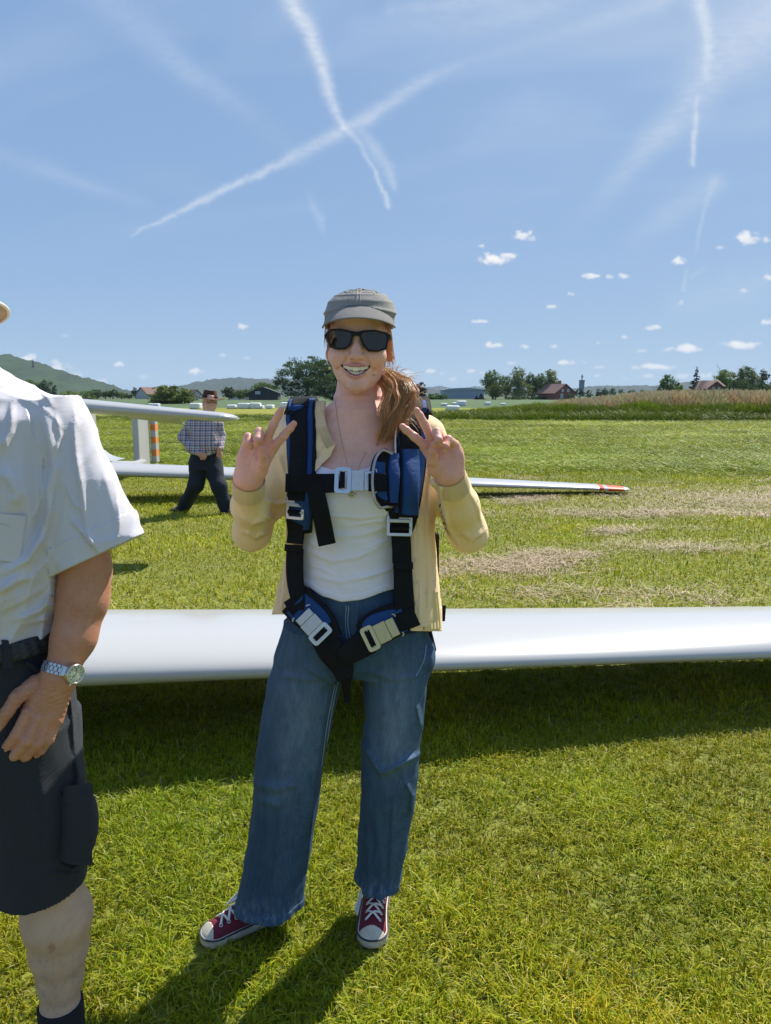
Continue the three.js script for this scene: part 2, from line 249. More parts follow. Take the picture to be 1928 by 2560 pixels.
{
  const p = [], col = [], uv = [], ix = [], NA = 420, radii = [0]; for (let r = .5; r < 12000; r *= r < 8 ? 1.035 : r < 300 ? 1.022 : 1.09) radii.push(r); radii.push(12000);
  for (const r of radii) for (let a = 0; a <= NA; a++) {
    const q = a / NA * 2 - 1, th = Math.PI * (.25 * q + .75 * q * q * q), x = Math.sin(th) * r, z = -Math.cos(th) * r; p.push(x, r < 60 ? duneY(x, z) * (1 - sstep(40, 60, r)) : 0, z); col.push(...groundColor(x, -z)); uv.push(x, z);
  }
  for (let i = 0; i < radii.length - 1; i++) for (let a = 0; a < NA; a++) { const k = i * (NA + 1) + a; ix.push(k, k + NA + 1, k + 1, k + 1, k + NA + 1, k + NA + 2); }
  const g = new THREE.BufferGeometry(); g.setAttribute('position', new THREE.Float32BufferAttribute(p, 3)); g.setAttribute('color', new THREE.Float32BufferAttribute(col, 3)); g.setAttribute('uv', new THREE.Float32BufferAttribute(uv, 2)); g.setIndex(ix); g.computeVertexNormals();
  const f1 = tileNoise(256, 64, 1), f2 = tileNoise(256, 16, 2), f3 = tileNoise(256, 128, 3);
  const gt = dataTex(512, (u, v) => { const k = .45 * f1(u, v) + .25 * f2(u, v) + .3 * f3(u, v), q = .45 + .85 * k; return [q, q, q * .95]; }), gb = dataTex(512, (u, v) => { const k = .4 * f1(u, v) + .6 * f3(u, v); return [k, k, k]; });
  const m = new THREE.MeshStandardMaterial({ vertexColors: true, roughness: 1, map: rep(gt, .7), bumpMap: rep(gb, .7), bumpScale: .02 });
  part('ground', g, m, scene); tag(scene.children.at(-1), 'flat grassy airfield with mown strip, meadow and fields to the horizon', 'ground', null, 'structure');
}

// ------------------------------------------------------------------ grass, made of single blades
function bladePatch(n, R, hMin, hMax, w, lean, hue, seeds = 0) {
  const p = [], ix = [], col = [];
  for (let i = 0; i < n; i++) {
    const a = rr(0, 6.283), r = R * Math.sqrt(rnd()), bx = Math.cos(a) * r, bz = Math.sin(a) * r, h = mix(hMin, hMax, Math.pow(rnd(), 1.4)), da = rr(0, 6.283), L = h * lean * rr(.3, 1.5), dx = Math.cos(da) * L, dz = Math.sin(da) * L, fa = rr(0, 6.283), wx = Math.cos(fa) * w * rr(.6, 1.2) / 2, wz = Math.sin(fa) * w * rr(.6, 1.2) / 2, c = hue(), o = p.length / 3;
    const row = (t, k, wd) => { const yy = h * (t - .3 * lean * t * t * rr(.8, 1)), x = bx + dx * k, z = bz + dz * k; p.push(x - wx * wd, yy, z - wz * wd, x + wx * wd, yy, z + wz * wd); col.push(...c, ...c); };
    row(0, 0, .8); row(.45, .18, 1); row(.8, .6, .75); p.push(bx + dx * 1.05, h * (1 - .33 * lean), bz + dz * 1.05); col.push(...c);
    ix.push(o, o + 1, o + 2, o + 1, o + 3, o + 2, o + 2, o + 3, o + 4, o + 3, o + 5, o + 4, o + 4, o + 5, o + 6);
    if (seeds && rnd() < seeds) { const s = p.length / 3, tx = bx + dx * .8, tz = bz + dz * .8, ty = h * .95, sl = h * rr(.16, .26), sw = w * rr(1.6, 2.6); for (const [ox, oz] of [[sw, 0], [0, sw]]) { const q = p.length / 3; p.push(tx, ty - sl * .4, tz, tx + ox, ty + sl * .3, tz + oz, tx - ox, ty + sl * .3, tz - oz, tx + dx * .3, ty + sl, tz + dz * .3); ix.push(q, q + 1, q + 2, q + 1, q + 3, q + 2); const sc = [rr(.42, .56), rr(.40, .5), rr(.26, .33)]; for (let k = 0; k < 4; k++) col.push(...sc); } }
  }
  const g = new THREE.BufferGeometry(); g.setAttribute('position', new THREE.Float32BufferAttribute(p, 3)); g.setAttribute('color', new THREE.Float32BufferAttribute(col, 3)); g.setIndex(ix); g.computeVertexNormals(); return g;
}
const grassMat = new THREE.MeshPhysicalMaterial({ vertexColors: true, roughness: .6, side: THREE.DoubleSide, transmission: .5, thickness: 0, specularIntensity: .2 });
const greens = () => { const q = rnd(); return q < .66 ? [rr(.31, .43), rr(.345, .44), rr(.006, .018)] : q < .85 ? [rr(.44, .56), rr(.43, .52), rr(.015, .035)] : q < .91 ? [rr(.55, .68), rr(.5, .6), rr(.16, .24)] : [rr(.08, .13), rr(.15, .21), rr(.01, .02)]; };
const hays = () => { const k = rr(.55, 1.15); return [.46 * k, .325 * k, .185 * k]; };
const meadow = () => { const q = rnd(); return q < .78 ? [rr(.24, .35), rr(.31, .40), rr(.01, .025)] : [rr(.36, .46), rr(.39, .47), rr(.04, .08)]; };
function scatter(name, label, category, geo, m, spots) {
  const im = new THREE.InstancedMesh(geo, m, spots.length), M = new THREE.Matrix4(), q = new THREE.Quaternion(), e = new THREE.Euler(), s = V(), p = V(), c = new THREE.Color();
  spots.forEach(([x, y, z, sc, sy, tint, tilt = 0], i) => { e.set(tilt * gauss(), rr(0, 6.283), tilt * gauss()); q.setFromEuler(e); M.compose(p.set(x, y, z), q, s.set(sc, sy, sc)); im.setMatrixAt(i, M); im.setColorAt(i, c.setRGB(...tint)); });
  im.name = numbered(name); im.castShadow = im.receiveShadow = true; scene.add(im); tag(im, label, category, null, 'stuff'); return im;
}
const fan = (Z, m = .25) => Z * .545 + m;          // half width of what the lens sees at depth Z
const underShoe = (x, Z) => (Math.abs(x + .41 + (Z - 1.87) * .0) < .12 && Math.abs(Z - 1.87 - (x + .41) * .59) < .038) || (Math.abs(x + .03) < .04 && Math.abs(Z - 1.93) < .125) || (Math.abs(x + .86) < .07 && Math.abs(Z - 1.32) < .17);
// a sheet of single blades; spot(i) -> [x, Z, height, width, colour, lean] or null
function blades(name, label, category, m, n, spot, segs = 3) {
  const p = [], ix = [], col = [];
  for (let i = 0; i < n; i++) {
    const sp = spot(i); if (!sp) continue; const [x, Z, h, w, c, lean, y0 = 0] = sp, da = rr(0, 6.283), L = h * lean, dx = Math.cos(da) * L, dz = Math.sin(da) * L, fa = da + 1.57 + rr(-.9, .9), wx = Math.cos(fa) * w / 2, wz = Math.sin(fa) * w / 2, o = p.length / 3, y = duneY(x, -Z) - .004 + y0, hh = h / Math.sqrt(1 + lean * lean * .5), z = -Z, sag = h * rr(.0, .22) * lean;
    const row = (k, yy, wd) => { p.push(x + dx * k - wx * wd, y + yy, z + dz * k - wz * wd, x + dx * k + wx * wd, y + yy, z + dz * k + wz * wd); col.push(...c, ...c); };
    row(0, 0, .75); if (segs > 2) row(.2, hh * .5, 1); row(.62, hh * .86 , .7); p.push(x + dx * 1.05, y + hh - sag, z + dz * 1.05); col.push(...c);
    if (segs > 2) ix.push(o, o + 1, o + 2, o + 1, o + 3, o + 2, o + 2, o + 3, o + 4, o + 3, o + 5, o + 4, o + 4, o + 5, o + 6); else ix.push(o, o + 1, o + 2, o + 1, o + 3, o + 2, o + 2, o + 3, o + 4);
  }
  const g = new THREE.BufferGeometry(); g.setAttribute('position', new THREE.Float32BufferAttribute(p, 3)); g.setAttribute('color', new THREE.Float32BufferAttribute(col, 3)); g.setIndex(ix); g.computeVertexNormals();
  tag(part(name, g, m, scene), label, category, null, 'stuff');
}
const hayMat = new THREE.MeshPhysicalMaterial({ vertexColors: true, roughness: .75, side: THREE.DoubleSide, transmission: .2, thickness: 0 });
const tinted = (c, r, g, b) => [c[0] * r, c[1] * g, c[2] * b];
{
  let tuft = null;
  blades('lawn_grass', 'short bright green grass blades in front of the near glider wing', 'grass', grassMat, NEAR_BLADES, () => {
    let x, Z;
    if (tuft && tuft[2]-- > 0) { x = tuft[0] + gauss() * .018; Z = tuft[1] + gauss() * .018; } else { Z = mix(1.25, 4.35, Math.pow(rnd(), 1.1)); x = rr(-fan(Z, .35), fan(Z, .35)); tuft = [x, Z, Math.floor(rr(2, 9))]; }
    if (underShoe(x, Z)) return null; const n = fbm(x * 1.7, Z * 1.7, 3, 3), n2 = noise(x * 5, Z * 5, 8), k = clamp(.95 + n * .6, .6, 1.35), low = underShoe(x + .05, Z) || underShoe(x - .05, Z) || underShoe(x, Z + .05) ? .6 : 1, c = greens(), yel = clamp(.5 + 1.3 * fbm(x * .9 + 3, Z * .9, 11, 3));
    return [x, Z, rr(.018, .056) * clamp(.85 + n * .8 + n2 * .25, .45, 1.35) * low, rr(.0026, .0048), tinted(c, k * mix(.85, 1.15, yel), k, k * .95), Math.pow(rnd(), 1.3) * 1.8 + .1];
  });
}
{
  const tall = [];
  blades('mown_grass', 'mown yellow green grass strip between the two glider wings', 'grass', grassMat, 190000, () => {
    const Z = mix(4.3, 17, Math.pow(rnd(), .8)), x = rr(-fan(Z, .6), fan(Z, .6)), h = hayAmount(x, Z), n = fbm(x * .8, Z * .9, 3, 3); if (rnd() < h * .75) return null; const k = clamp(1 + n * .6, .6, 1.3);
    return [x, Z, rr(.025, .065) * clamp(.85 + n, .5, 1.4), rr(.006, .011) * (1 + (Z - 4) * .06), tinted(greens(), k, k, k), rnd() * 1.6 + .1];
  }, 2);
  blades('cut_hay', 'dry brown cut grass lying in patches on the mown strip', 'hay', hayMat, 170000, () => {
    const Z = mix(3.9, 14.5, Math.pow(rnd(), .8)), x = rr(-fan(Z, .4), fan(Z, .4)), h = hayAmount(x, Z); if (rnd() > h * 1.15 + .006) return null; return [x, Z, rr(.03, .09), rr(.004, .008), hays(), rr(1.5, 5), rr(.0, .03)];
  }, 2);
  for (let i = 0; i < 15000; i++) {                // uncut meadow with pale seed heads
    const Z = 13.5 * Math.pow(50 / 13.5, Math.pow(rnd(), .85)), x = rr(-fan(Z, 1), fan(Z, 1)); const n = fbm(x * .16, Z * .32, 7, 4), st = fbm(x * .05 + 3, Z * .22, 2, 3); if (Z < 16 && rnd() < (16 - Z) / 2.5 + n) continue;
    const pale = clamp((sstep(.08, .36, st + .35 * n) + .75 * Math.exp(-(((Z - 33 - 14 * st) / 7) ** 2)) * sstep(-.35, .1, n)) * .9 * sstep(17, 24, Z)), k = clamp(1 + n * .8, .55, 1.3); tall.push([x, -.01, -Z, rr(.8, 1.3) * (1 + Z * .012), rr(.4, 1) * mix(.36, .75, sstep(15, 34, Z)) * clamp(.8 + st * 1.1, .4, 1.4), [k * mix(.92, 1.4, pale), k * mix(.95, 1.3, pale), k * mix(.8, 1.9, pale)], .12]);
  }
  scatter('meadow_grass', 'uncut meadow grass with pale seed heads beyond the mown strip', 'meadow grass', bladePatch(46, .34, .2, .52, .016,   .55, meadow, .03), grassMat, tall);
}
{
  const low = [], reed = [];
  for (let i = 0; i < 7000; i++) { const Z = rr(41, 50), x = rr(-27, 28), n = fbm(x * .2, Z * .2, 4, 3); if (rnd() > sstep(-12, 6, x) * .75 + .2 + n * .6) continue; const k = .8 + n; low.push([x, 0, -Z, rr(1, 1.6), rr(.55, 1) * (.75 + n * .9) * mix(.6, 1, sstep(-4, 5, x)), [k, k, k * .8], .1]); }
  scatter('tall_grass_verge', 'dark green tall grass verge along the yellow stubble field', 'tall grass', bladePatch(22, .3, .4, .95, .03, .45, () => [rr(.12, .2), rr(.2, .3), rr(.02, .04)]), grassMat, low);
  for (let i = 0; i < 6000; i++) { const Z = 49 + Math.pow(rnd(), .8) * 34, x = rr(5, fan(Z, 3)); const edge = 9.5 + (Z - 49) * .34 + 3 * noise(Z * .15, 3); if (x < edge || rnd() > .25 + sstep(edge, edge + 7, x)) continue; reed.push([x, 0, -Z, rr(.9, 1.5), rr(.62, .92) * mix(.6, 1, sstep(edge, edge + 10, x)) * (1 + .12 * noise(x * .3, Z * .2, 4)), [rr(.85, 1.15), rr(.9, 1.1), 1], .07]); }
  const greenReed = []; for (let i = 0; i < 5200; i++) { const Z = rr(47.5, 53), x = rr(3, 33), e2 = 5 + 2.5 * noise(Z * .4, 7) + 2 * noise(x * .1, 2); if (rnd() > sstep(e2 - 2, e2 + 6, x)) continue; const n = fbm(x * .5, Z * .5, 2, 3); greenReed.push([x, 0, -Z, rr(.9, 1.4), rr(.7, 1) * (.95 + n * .7) * mix(.6, 1, sstep(4, 12, x)), [1 + n, 1 + n, 1], .07]); }
  scatter('green_reeds', 'bright green young reeds along the foot of the brown reed bed', 'reeds', bladePatch(26, .3, .6, 1.15, .034, .28, () => { const k = rr(.6, 1.2); return [.22 * k, .29 * k, .03 * k]; }), grassMat, greenReed);
  // a reed clump: green stems below, dry stalks with brown plumes above
  const p = [], ix = [], col = [];
  for (let i = 0; i < 34; i++) {
    const a = rr(0, 6.28), r = .4 * Math.sqrt(rnd()), x = Math.cos(a) * r, z = Math.sin(a) * r, green = i < 24, h = green ? rr(.7, 1.25) : rr(1.5, 2.15), w = green ? .022 : .012, fa = rr(0, 3.14), wx = Math.cos(fa) * w, wz = Math.sin(fa) * w, lx = gauss() * .12 * h, lz = gauss() * .12 * h, c = green ? [rr(.14, .24), rr(.24, .34), rr(.02, .04)] : [rr(.44, .56), rr(.42, .52), rr(.18, .26)], o = p.length / 3;
    p.push(x - wx, 0, z - wz, x + wx, 0, z + wz, x - wx + lx * .5, h * .6, z - wz + lz * .5, x + wx + lx * .5, h * .6, z + wz + lz * .5, x + lx, h, z + lz); for (let k = 0; k < 5; k++) col.push(...c); ix.push(o, o + 1, o + 2, o + 1, o + 3, o + 2, o + 2, o + 3, o + 4);
    if (!green) for (const t of [0, 1.57]) { const q = p.length / 3, b = .045, ox = Math.cos(t) * b, oz = Math.sin(t) * b, pc = [rr(.52, .66), rr(.43, .53), rr(.27, .35)]; p.push(x + lx * .85, h * .84, z + lz * .85, x + lx + ox, h * .93, z + lz + oz, x + lx - ox, h * .93, z + lz - oz, x + lx * 1.15, h * 1.05, z + lz * 1.15); for (let k = 0; k < 4; k++) col.push(...pc); ix.push(q, q + 1, q + 2, q + 1, q + 3, q + 2); }
  }
  const g = new THREE.BufferGeometry(); g.setAttribute('position', new THREE.Float32BufferAttribute(p, 3)); g.setAttribute('color', new THREE.Float32BufferAttribute(col, 3)); g.setIndex(ix); g.computeVertexNormals();
  scatter('reed_bed', 'bed of reeds with brown plumes in front of the far brick house', 'reeds', g, grassMat, reed);
}

// ------------------------------------------------------------------ hills
function hill(label, prof, Z, depth, col, bump) {
  const x0 = prof[0][0], x1 = prof.at(-1)[0], nu = 220, nv = 26, ptx = prof;
  const g = grid(nu, nv, (u, v) => {
    const X = mix(x0, x1, u), top = at(X, lerpTable(ptx, X)[0], Z).y, b = at(X, 988, Z), dd = v * 2 - 1, f = dd < 0 ? Math.pow(Math.sin((dd + 1) * Math.PI / 2), .9) : Math.cos(dd * Math.PI / 2);
    return V(b.x + noise(u * 40, v * 9) * 4, Math.max(-3, top * f + bump * (fbm(u * 60 * (x1 - x0) / 300, v * 14, Z, 3) + .8 * noise(u * 150 * (x1 - x0) / 300, v * 40, 2)) * sstep(0, .2, f) - 4 * (1 - f)), -Z + dd * -depth);
  });
  const cols = []; const P = g.attributes.position; for (let i = 0; i < P.count; i++) { const n = fbm(P.getX(i) * .012, P.getY(i) * .03, P.getZ(i) * .008, 3); cols.push(col[0] * (1 + n), col[1] * (1 + .9 * n), col[2] * (1 + .6 * n)); }
  g.setAttribute('color', new THREE.Float32BufferAttribute(cols, 3));
  part('hill', g, new THREE.MeshStandardMaterial({ vertexColors: true, roughness: 1 }), scene); tag(scene.children.at(-1), label, 'hill', null, 'structure');
}
hill('wooded hill rising at the left edge with a small tower on its ridge', [[-420, 905], [-200, 888], [-60, 886], [0, 891], [22, 893], [43, 898], [60, 904], [78, 911], [101, 922], [115, 928], [144, 936], [180, 948], [202, 959], [218, 971], [262, 988]], 1500, 420, [.020, .042, .013], 11);
hill('blue wooded hill behind the walking man and the big oak', [[440, 988], [463, 977], [520, 957], [561, 949], [602, 945], [642, 948], [683, 950], [720, 951], [800, 956], [900, 960], [1020, 964], [1045, 969], [1075, 974], [1110, 985]], 3200, 700, [.022, .036, .022], 12);
hill('distant blue hills above the grey hall', [[1030, 985], [1065, 970], [1101, 966], [1123, 972], [1150, 973], [1169, 970], [1187, 967], [1207, 972], [1260, 978], [1340, 984]], 5200, 900, [.025, .04, .03], 12);
hill('long low blue hill behind the water tower', [[1340, 984], [1400, 976], [1460, 970], [1499, 966], [1560, 966], [1633, 967], [1690, 960], [1724, 956], [1800, 960], [1900, 962], [2050, 968], [2200, 980]], 3000, 600, [.025, .04, .025], 9);
{
  const t = thing('lookout_tower', 'tiny pointed tower on the ridge of the wooded left hill', 'tower', at(83.5, 911, 1480).toArray()), m = mat(lin(.09, .1, .09), .9);
  part('shaft', new THREE.CylinderGeometry(2.0, 2.8, 10, 8).translate(0, -1, 0), m, t); part('spire', new THREE.ConeGeometry(2.2, 7, 8).translate(0, 7, 0), m, t);
}

// ------------------------------------------------------------------ trees
const leafMats = {};
const leafMat = k => leafMats[k] ??= new THREE.MeshPhysicalMaterial({ vertexColors: true, roughness: .7, side: THREE.DoubleSide, transmission: .33, thickness: 0, specularIntensity: .3 });
const barkMat = mat(lin(.1, .085, .065), .95), birchMat = mat(lin(.55, .53, .48), .9);
function crownGeo(blobs, n, s, col, clumps = 40, spread = .3) {
  const p = [], ix = [], c = [], tot = blobs.reduce((a, b) => a + b[3] * b[4] * b[5], 0);
  for (const b of blobs) {
    const nb = Math.round(n * b[3] * b[4] * b[5] / tot), nc = Math.max(6, Math.round(clumps * b[3] * b[4] * b[5] / tot)), cs = [];
    for (let i = 0; i < nc; i++) { const d = V(gauss(), gauss(), gauss()).normalize().multiplyScalar(Math.pow(rnd(), .28)); cs.push([d, rr(.7, 1.3), rr(.6, 1.25)]); }
    for (let i = 0; i < nb; i++) {
      const [d, cr, ck] = cs[i % nc], q = spread * cr, x = b[0] + (d.x + gauss() * q) * b[3], y = b[1] + (d.y + gauss() * q * .8) * b[4], z = b[2] + (d.z + gauss() * q) * b[5], k = p.length / 3, u = V(gauss(), gauss(), gauss()).normalize().multiplyScalar(s * rr(.5, 1.2)), w = V(gauss(), gauss(), gauss()).cross(u).normalize().multiplyScalar(s * rr(.3, .6));
      p.push(x - u.x, y - u.y, z - u.z, x + w.x, y + w.y, z + w.z, x + u.x, y + u.y, z + u.z, x - w.x, y - w.y, z - w.z); ix.push(k, k + 1, k + 2, k, k + 2, k + 3);
      const l = ck * rr(.75, 1.25); for (let j = 0; j < 4; j++) c.push(col[0] * l * rr(.95, 1.05), col[1] * l, col[2] * l);
    }
  }
  const g = new THREE.BufferGeometry(); g.setAttribute('position', new THREE.Float32BufferAttribute(p, 3)); g.setAttribute('color', new THREE.Float32BufferAttribute(c, 3)); g.setIndex(ix); g.computeVertexNormals(); return g;
}
function trunkGeo(h, r, limbs, spread) {
  const list = [rope([V(0, -.3, 0), V(r * .2, h * .3, 0), V(-r * .2, h * .62, r * .2), V(0, h, 0)], t => r * (1.15 - .85 * t), 8)];
  for (let i = 0; i < limbs; i++) { const a = i * 2.4 + rr(0, 1), y = h * rr(.35, .8), l = spread * rr(.5, .95), e = V(Math.cos(a) * l, y + l * rr(.5, 1), Math.sin(a) * l); list.push(rope([V(0, y, 0), V(e.x * .45, y + (e.y - y) * .35, e.z * .45), e], t => r * .5 * (1 - .8 * t), 5)); }
  return merge(list);
}
// x, base y, top y, width: as seen in the photograph; Z metres away
function tree(label, cat, x, yb, yt, w, Z, col, kind = 'round', group) {
  const b = at(x, yb, Z), top = at(x, yt, Z).y, h = top, s = Z * 1.02 / FOC, R = w * s / 2 * 1.22; b.y = 0;
  const t = thing(cat.replace(/ /g, '_'), label, cat, [b.x, 0, b.z], 0, group);
  const px = 738 / Z, area = w * (yb - yt) / 6.25, ls = Math.max(.25, .9 / px * .75), n = clamp(Math.round(area * 11), 600, 14000);
  let blobs, th = h * .7, limbs = 6;
  if (kind === 'round') blobs = [[0, h * .6, 0, R * .62, h * .38, R * .62], [R * .42, h * .5, R * .2, R * .55, h * .3, R * .5], [-R * .42, h * .5, -R * .1, R * .55, h * .31, R * .5], [R * .1, h * .34, -R * .3, R * .7, h * .24, R * .6], [-R * .12, h * .78, 0, R * .42, h * .22, R * .42]];
  else if (kind === 'oak') blobs = [[0, h * .68, 0, R * .6, h * .3, R * .6], [R * .5, h * .58, 0, R * .46, h * .27, R * .5], [-R * .52, h * .55, 0, R * .46, h * .25, R * .5], [-R * .62, h * .34, 0, R * .4, h * .2, R * .4], [R * .6, h * .33, 0, R * .42, h * .22, R * .4], [0, h * .38, R * .4, R * .5, h * .24, R * .4], [R * .15, h * .86, 0, R * .42, h * .15, R * .42], [-R * .3, h * .8, 0, R * .35, h * .16, R * .35], [0, h * .2, 0, R * .72, h * .18, R * .5]];
  else if (kind === 'birch') { blobs = []; for (let i = 0; i < 9; i++) { const f = i / 8; blobs.push([R * rr(-.5, .5) * (1.1 - .7 * f), h * (.2 + .72 * f), R * rr(-.4, .4), R * mix(.74, .42, f), h * .14, R * mix(.7, .4, f)]); } th = h * .9; limbs = 8; }
  else if (kind === 'spruce') { blobs = []; for (let i = 0; i < 12; i++) { const f = i / 11; blobs.push([0, h * (.06 + .9 * f), 0, R * (1.05 - .93 * f), h * .05, R * (1.05 - .93 * f)]); } th = h * .95; limbs = 0; }
  else blobs = [[0, h * .45, 0, R * .7, h * .48, R * .7], [R * .5, h * .38, 0, R * .5, h * .4, R * .5], [-R * .5, h * .36, 0, R * .5, h * .38, R * .5], [0, h * .2, 0, R * .95, h * .24, R * .7]];
  part('crown', crownGeo(blobs, n, ls, col, clamp(Math.round(n / 26), 14, 160), kind === 'spruce' ? .3 : kind === 'birch' ? .42 : .27), leafMat(0), t);
  if (kind !== 'bush') part('trunk', trunkGeo(th, clamp(R * .075, .1, .5), limbs, R * .8), kind === 'birch' ? birchMat : barkMat, t);
  else part('stem', trunkGeo(h * .5, .07, 5, R * .6), barkMat, t);
  return t;
}
const GD = [.08, .135, .03], GM = [.14, .22, .035], GL = [.22, .29, .035], GO = [.19, .235, .06], GB = [.05, .085, .036];
tree('green tree above the shoulder of the man in the white shirt', 'tree', 80, 992, 948, 44, 270, GM);
tree('dark pointed evergreen right of the tree above the white shirt', 'evergreen tree', 118, 994, 945, 42, 255, GB, 'bush');
tree('light green round bush left of the treeline by the tailplane', 'bush', 176, 996, 975, 44, 260, GL, 'bush');
tree('mid green bush between the light bush and the treeline', 'bush', 217, 997, 972, 40, 265, GM, 'bush');
const rowG = 'small trees in the row behind the tailplane';
[[243, 974, 38, 'first'], [264, 976, 34, 'second'], [283, 973, 32, 'third'], [304, 981, 38, 'fourth'], [323, 986, 30, 'fifth']].forEach(([x, y, w, k], i) => tree(`${k} from the left of the small trees behind the white tailplane`, 'tree', x, 999, y, w, 285, i % 2 ? GM : GD, 'round', rowG));
tree('dark tree standing tall behind the white house', 'tree', 340, 998, 969, 22, 310, GB);
tree('narrow dark conifer peeking over the white house roof', 'conifer', 357, 998, 977, 9, 312, GB, 'spruce');
tree('low green tree on the right side of the white house', 'tree', 388, 1000, 983, 34, 290, GM);
tree('big olive green bush left of the walking man in the brown hat', 'bush', 433, 1011, 962, 90, 130, GO, 'bush');
tree('small yellow green shrub in front of the white house', 'shrub', 388, 1004, 994, 13, 200, GL, 'bush');
tree('bright green tree right of the brown hat', 'tree', 573, 1004, 966, 34, 230, [.075, .125, .022]);
tree('mid green tree second to the right of the brown hat', 'tree', 600, 1003, 974, 28, 240, GM);
tree('dull green tree beside the dark barn', 'tree', 618, 1003, 972, 28, 245, GO);
tree('wide green tree growing behind the dark barn', 'tree', 664, 1005, 955, 74, 240, GM);
tree('large spreading oak left of the smiling woman', 'oak tree', 768, 1009, 890, 136, 190, GD, 'oak');
tree('second large oak partly hidden by her face', 'oak tree', 836, 1009, 893, 100, 196, GD, 'oak');
tree('dark bare looking tree beyond the ponytail', 'tree', 1051, 1000, 955, 30, 250, [.04, .05, .035], 'birch');
[[1075, 984, 34, 'left'], [1092, 980, 34, 'middle'], [1109, 985, 24, 'right']].forEach(([x, y, w, k]) => tree(`${k} bush of the low green hedge before the grey hall`, 'bush', x, 1000, y, w, 255, GM, 'bush', 'bushes before the grey hall'));
[[1192, 989, 8, 'smaller'], [1203, 982, 13, 'larger']].forEach(([x, y, w, k]) => tree(`${k} of two little dark conifers at the right end of the grey hall`, 'conifer', x, 998, y, w, 262, GB, 'spruce'));
tree('tall leafy tree at the left end of the birch grove', 'tree', 1232, 1000, 924, 56, 260, GM, 'round');
tree('leafy tree behind the yellow green small tree', 'tree', 1265, 1000, 938, 40, 268, GO, 'round');
tree('white stemmed birch in the middle of the grove', 'birch', 1297, 999, 922, 50, 258, GO, 'birch');
tree('dark tree between the two white stemmed birches', 'tree', 1329, 999, 930, 44, 266, GD, 'round');
tree('slim tree next to the right hand birch', 'tree', 1352, 999, 933, 40, 268, GM, 'round');
tree('white stemmed birch beside the brick farmhouse', 'birch', 1377, 999, 923, 46, 256, GO, 'birch');
tree('small yellow green tree in front of the grove', 'tree', 1238, 1001, 960, 38, 235, [.15, .18, .03], 'round');
[[1290, 988, 40, 'left'], [1326, 990, 36, 'middle'], [1356, 986, 40, 'right']].forEach(([x, y, w, k]) => tree(`${k} dark shrub under the birch grove`, 'shrub', x, 1001, y, w, 250, GD, 'bush', 'shrubs under the birch grove'));
tree('little dark tree in front of the brick farmhouse gable', 'tree', 1424, 998, 982, 17, 235, GD, 'bush');
tree('dark tree at the foot of the water tower', 'tree', 1449, 994, 970, 24, 300, GB);
[[1472, 974, 18, 'first'], [1499, 970, 20, 'second'], [1514, 969, 14, 'third'], [1531, 968, 17, 'fourth'], [1553, 972, 20, 'fifth'], [1578, 975, 24, 'sixth'], [1608, 974, 30, 'seventh'], [1636, 975, 22, 'eighth']].forEach(([x, y, w, k], i) => tree(`${k} small tree to the right of the water tower`, 'tree', x, 996, y, w, 300, i % 3 ? GD : GM, 'round', 'small trees right of the water tower'));
tree('round green tree left of the tall spruce', 'tree', 1668, 992, 938, 42, 210, GM);
tree('low green tree leaning against the round tree', 'tree', 1696, 992, 958, 24, 212, GL);
tree('tall dark spruce left of the far brick house', 'spruce', 1738, 992, 916, 30, 200, GB, 'spruce');
tree('light green tree behind the roof of the far brick house', 'tree', 1812, 992, 923, 56, 230, GL);
tree('tall airy tree right of the far brick house', 'tree', 1862, 992, 916, 58, 215, GO);
tree('dark low tree beside the gable of the far brick house', 'tree', 1846, 992, 942, 56, 190, GD, 'bush');
tree('thin pale tree near the right edge of the photo', 'tree', 1904, 992, 926, 30, 220, [.11, .13, .06], 'birch');
tree('dark conifer cut off by the right edge of the photo', 'conifer', 1932, 992, 922, 26, 215, GB, 'spruce');
tree('broad dark bush under the thin pale tree', 'bush', 1908, 992, 950, 50, 195, GD, 'bush');
for (const [x, w, y, k] of [[60, 60, 976, 'left'], [150, 60, 984, 'middle'], [470, 50, 986, 'right']]) tree(`${k} far low tree on the left skyline`, 'tree', x, 994, y, w, 380, GD, 'bush', 'far low trees on the left skyline');
// ------------------------------------------------------------------ buildings far off
const glassDark = mat(lin(.35, .4, .45), .25), whiteWall = mat(lin(.5, .49, .47), .85), brickM = mat(lin(.23, .085, .06), .9), roofR = mat(lin(.15, .085, .068), .85), roofD = mat(lin(.16, .085, .075), .85), frameW = mat(lin(.75, .75, .74), .6);
// house whose gable faces the camera side; sizes in metres
function house(name, label, cat, x, Z, w, d, eave, ridge, turn, wall, roof, wins, chimney) {
  const b = at(x, 990, Z), t = thing(name, label, cat, [b.x, 0, b.z], turn);
  const sh = new THREE.Shape([[-w / 2, 0], [w / 2, 0], [w / 2, eave], [0, ridge - .12], [-w / 2, eave]].map(q => new THREE.Vector2(...q)));
  part('wall', new THREE.ExtrudeGeometry(sh, { depth: d, bevelEnabled: false }).translate(0, 0, -d), wall, t);
  const L = Math.hypot(w / 2, ridge - eave) + .55, an = Math.atan2(ridge - eave, w / 2);
  let rf; for (const s of [-1, 1]) { const g = new THREE.BoxGeometry(L, .22, d + .9); g.translate(s * L / 2, 0, -d / 2); g.rotateZ(-an * s); g.translate(0, ridge, 0); rf = part('roof', g, roof, t); }
  if (chimney) part('chimney', new THREE.BoxGeometry(.7, 1.5, .7).translate(w * .12, ridge + .35, -d * .45), brickM, rf);
  for (const [wx, wy, ww, wh] of wins) { const f = part('window', new THREE.BoxGeometry(ww, wh, .14).translate(wx, wy, .05), frameW, t); part('pane', new THREE.BoxGeometry(ww * .8, wh * .8, .05).translate(wx, wy, .12), glassDark, f); }
  return t;
}
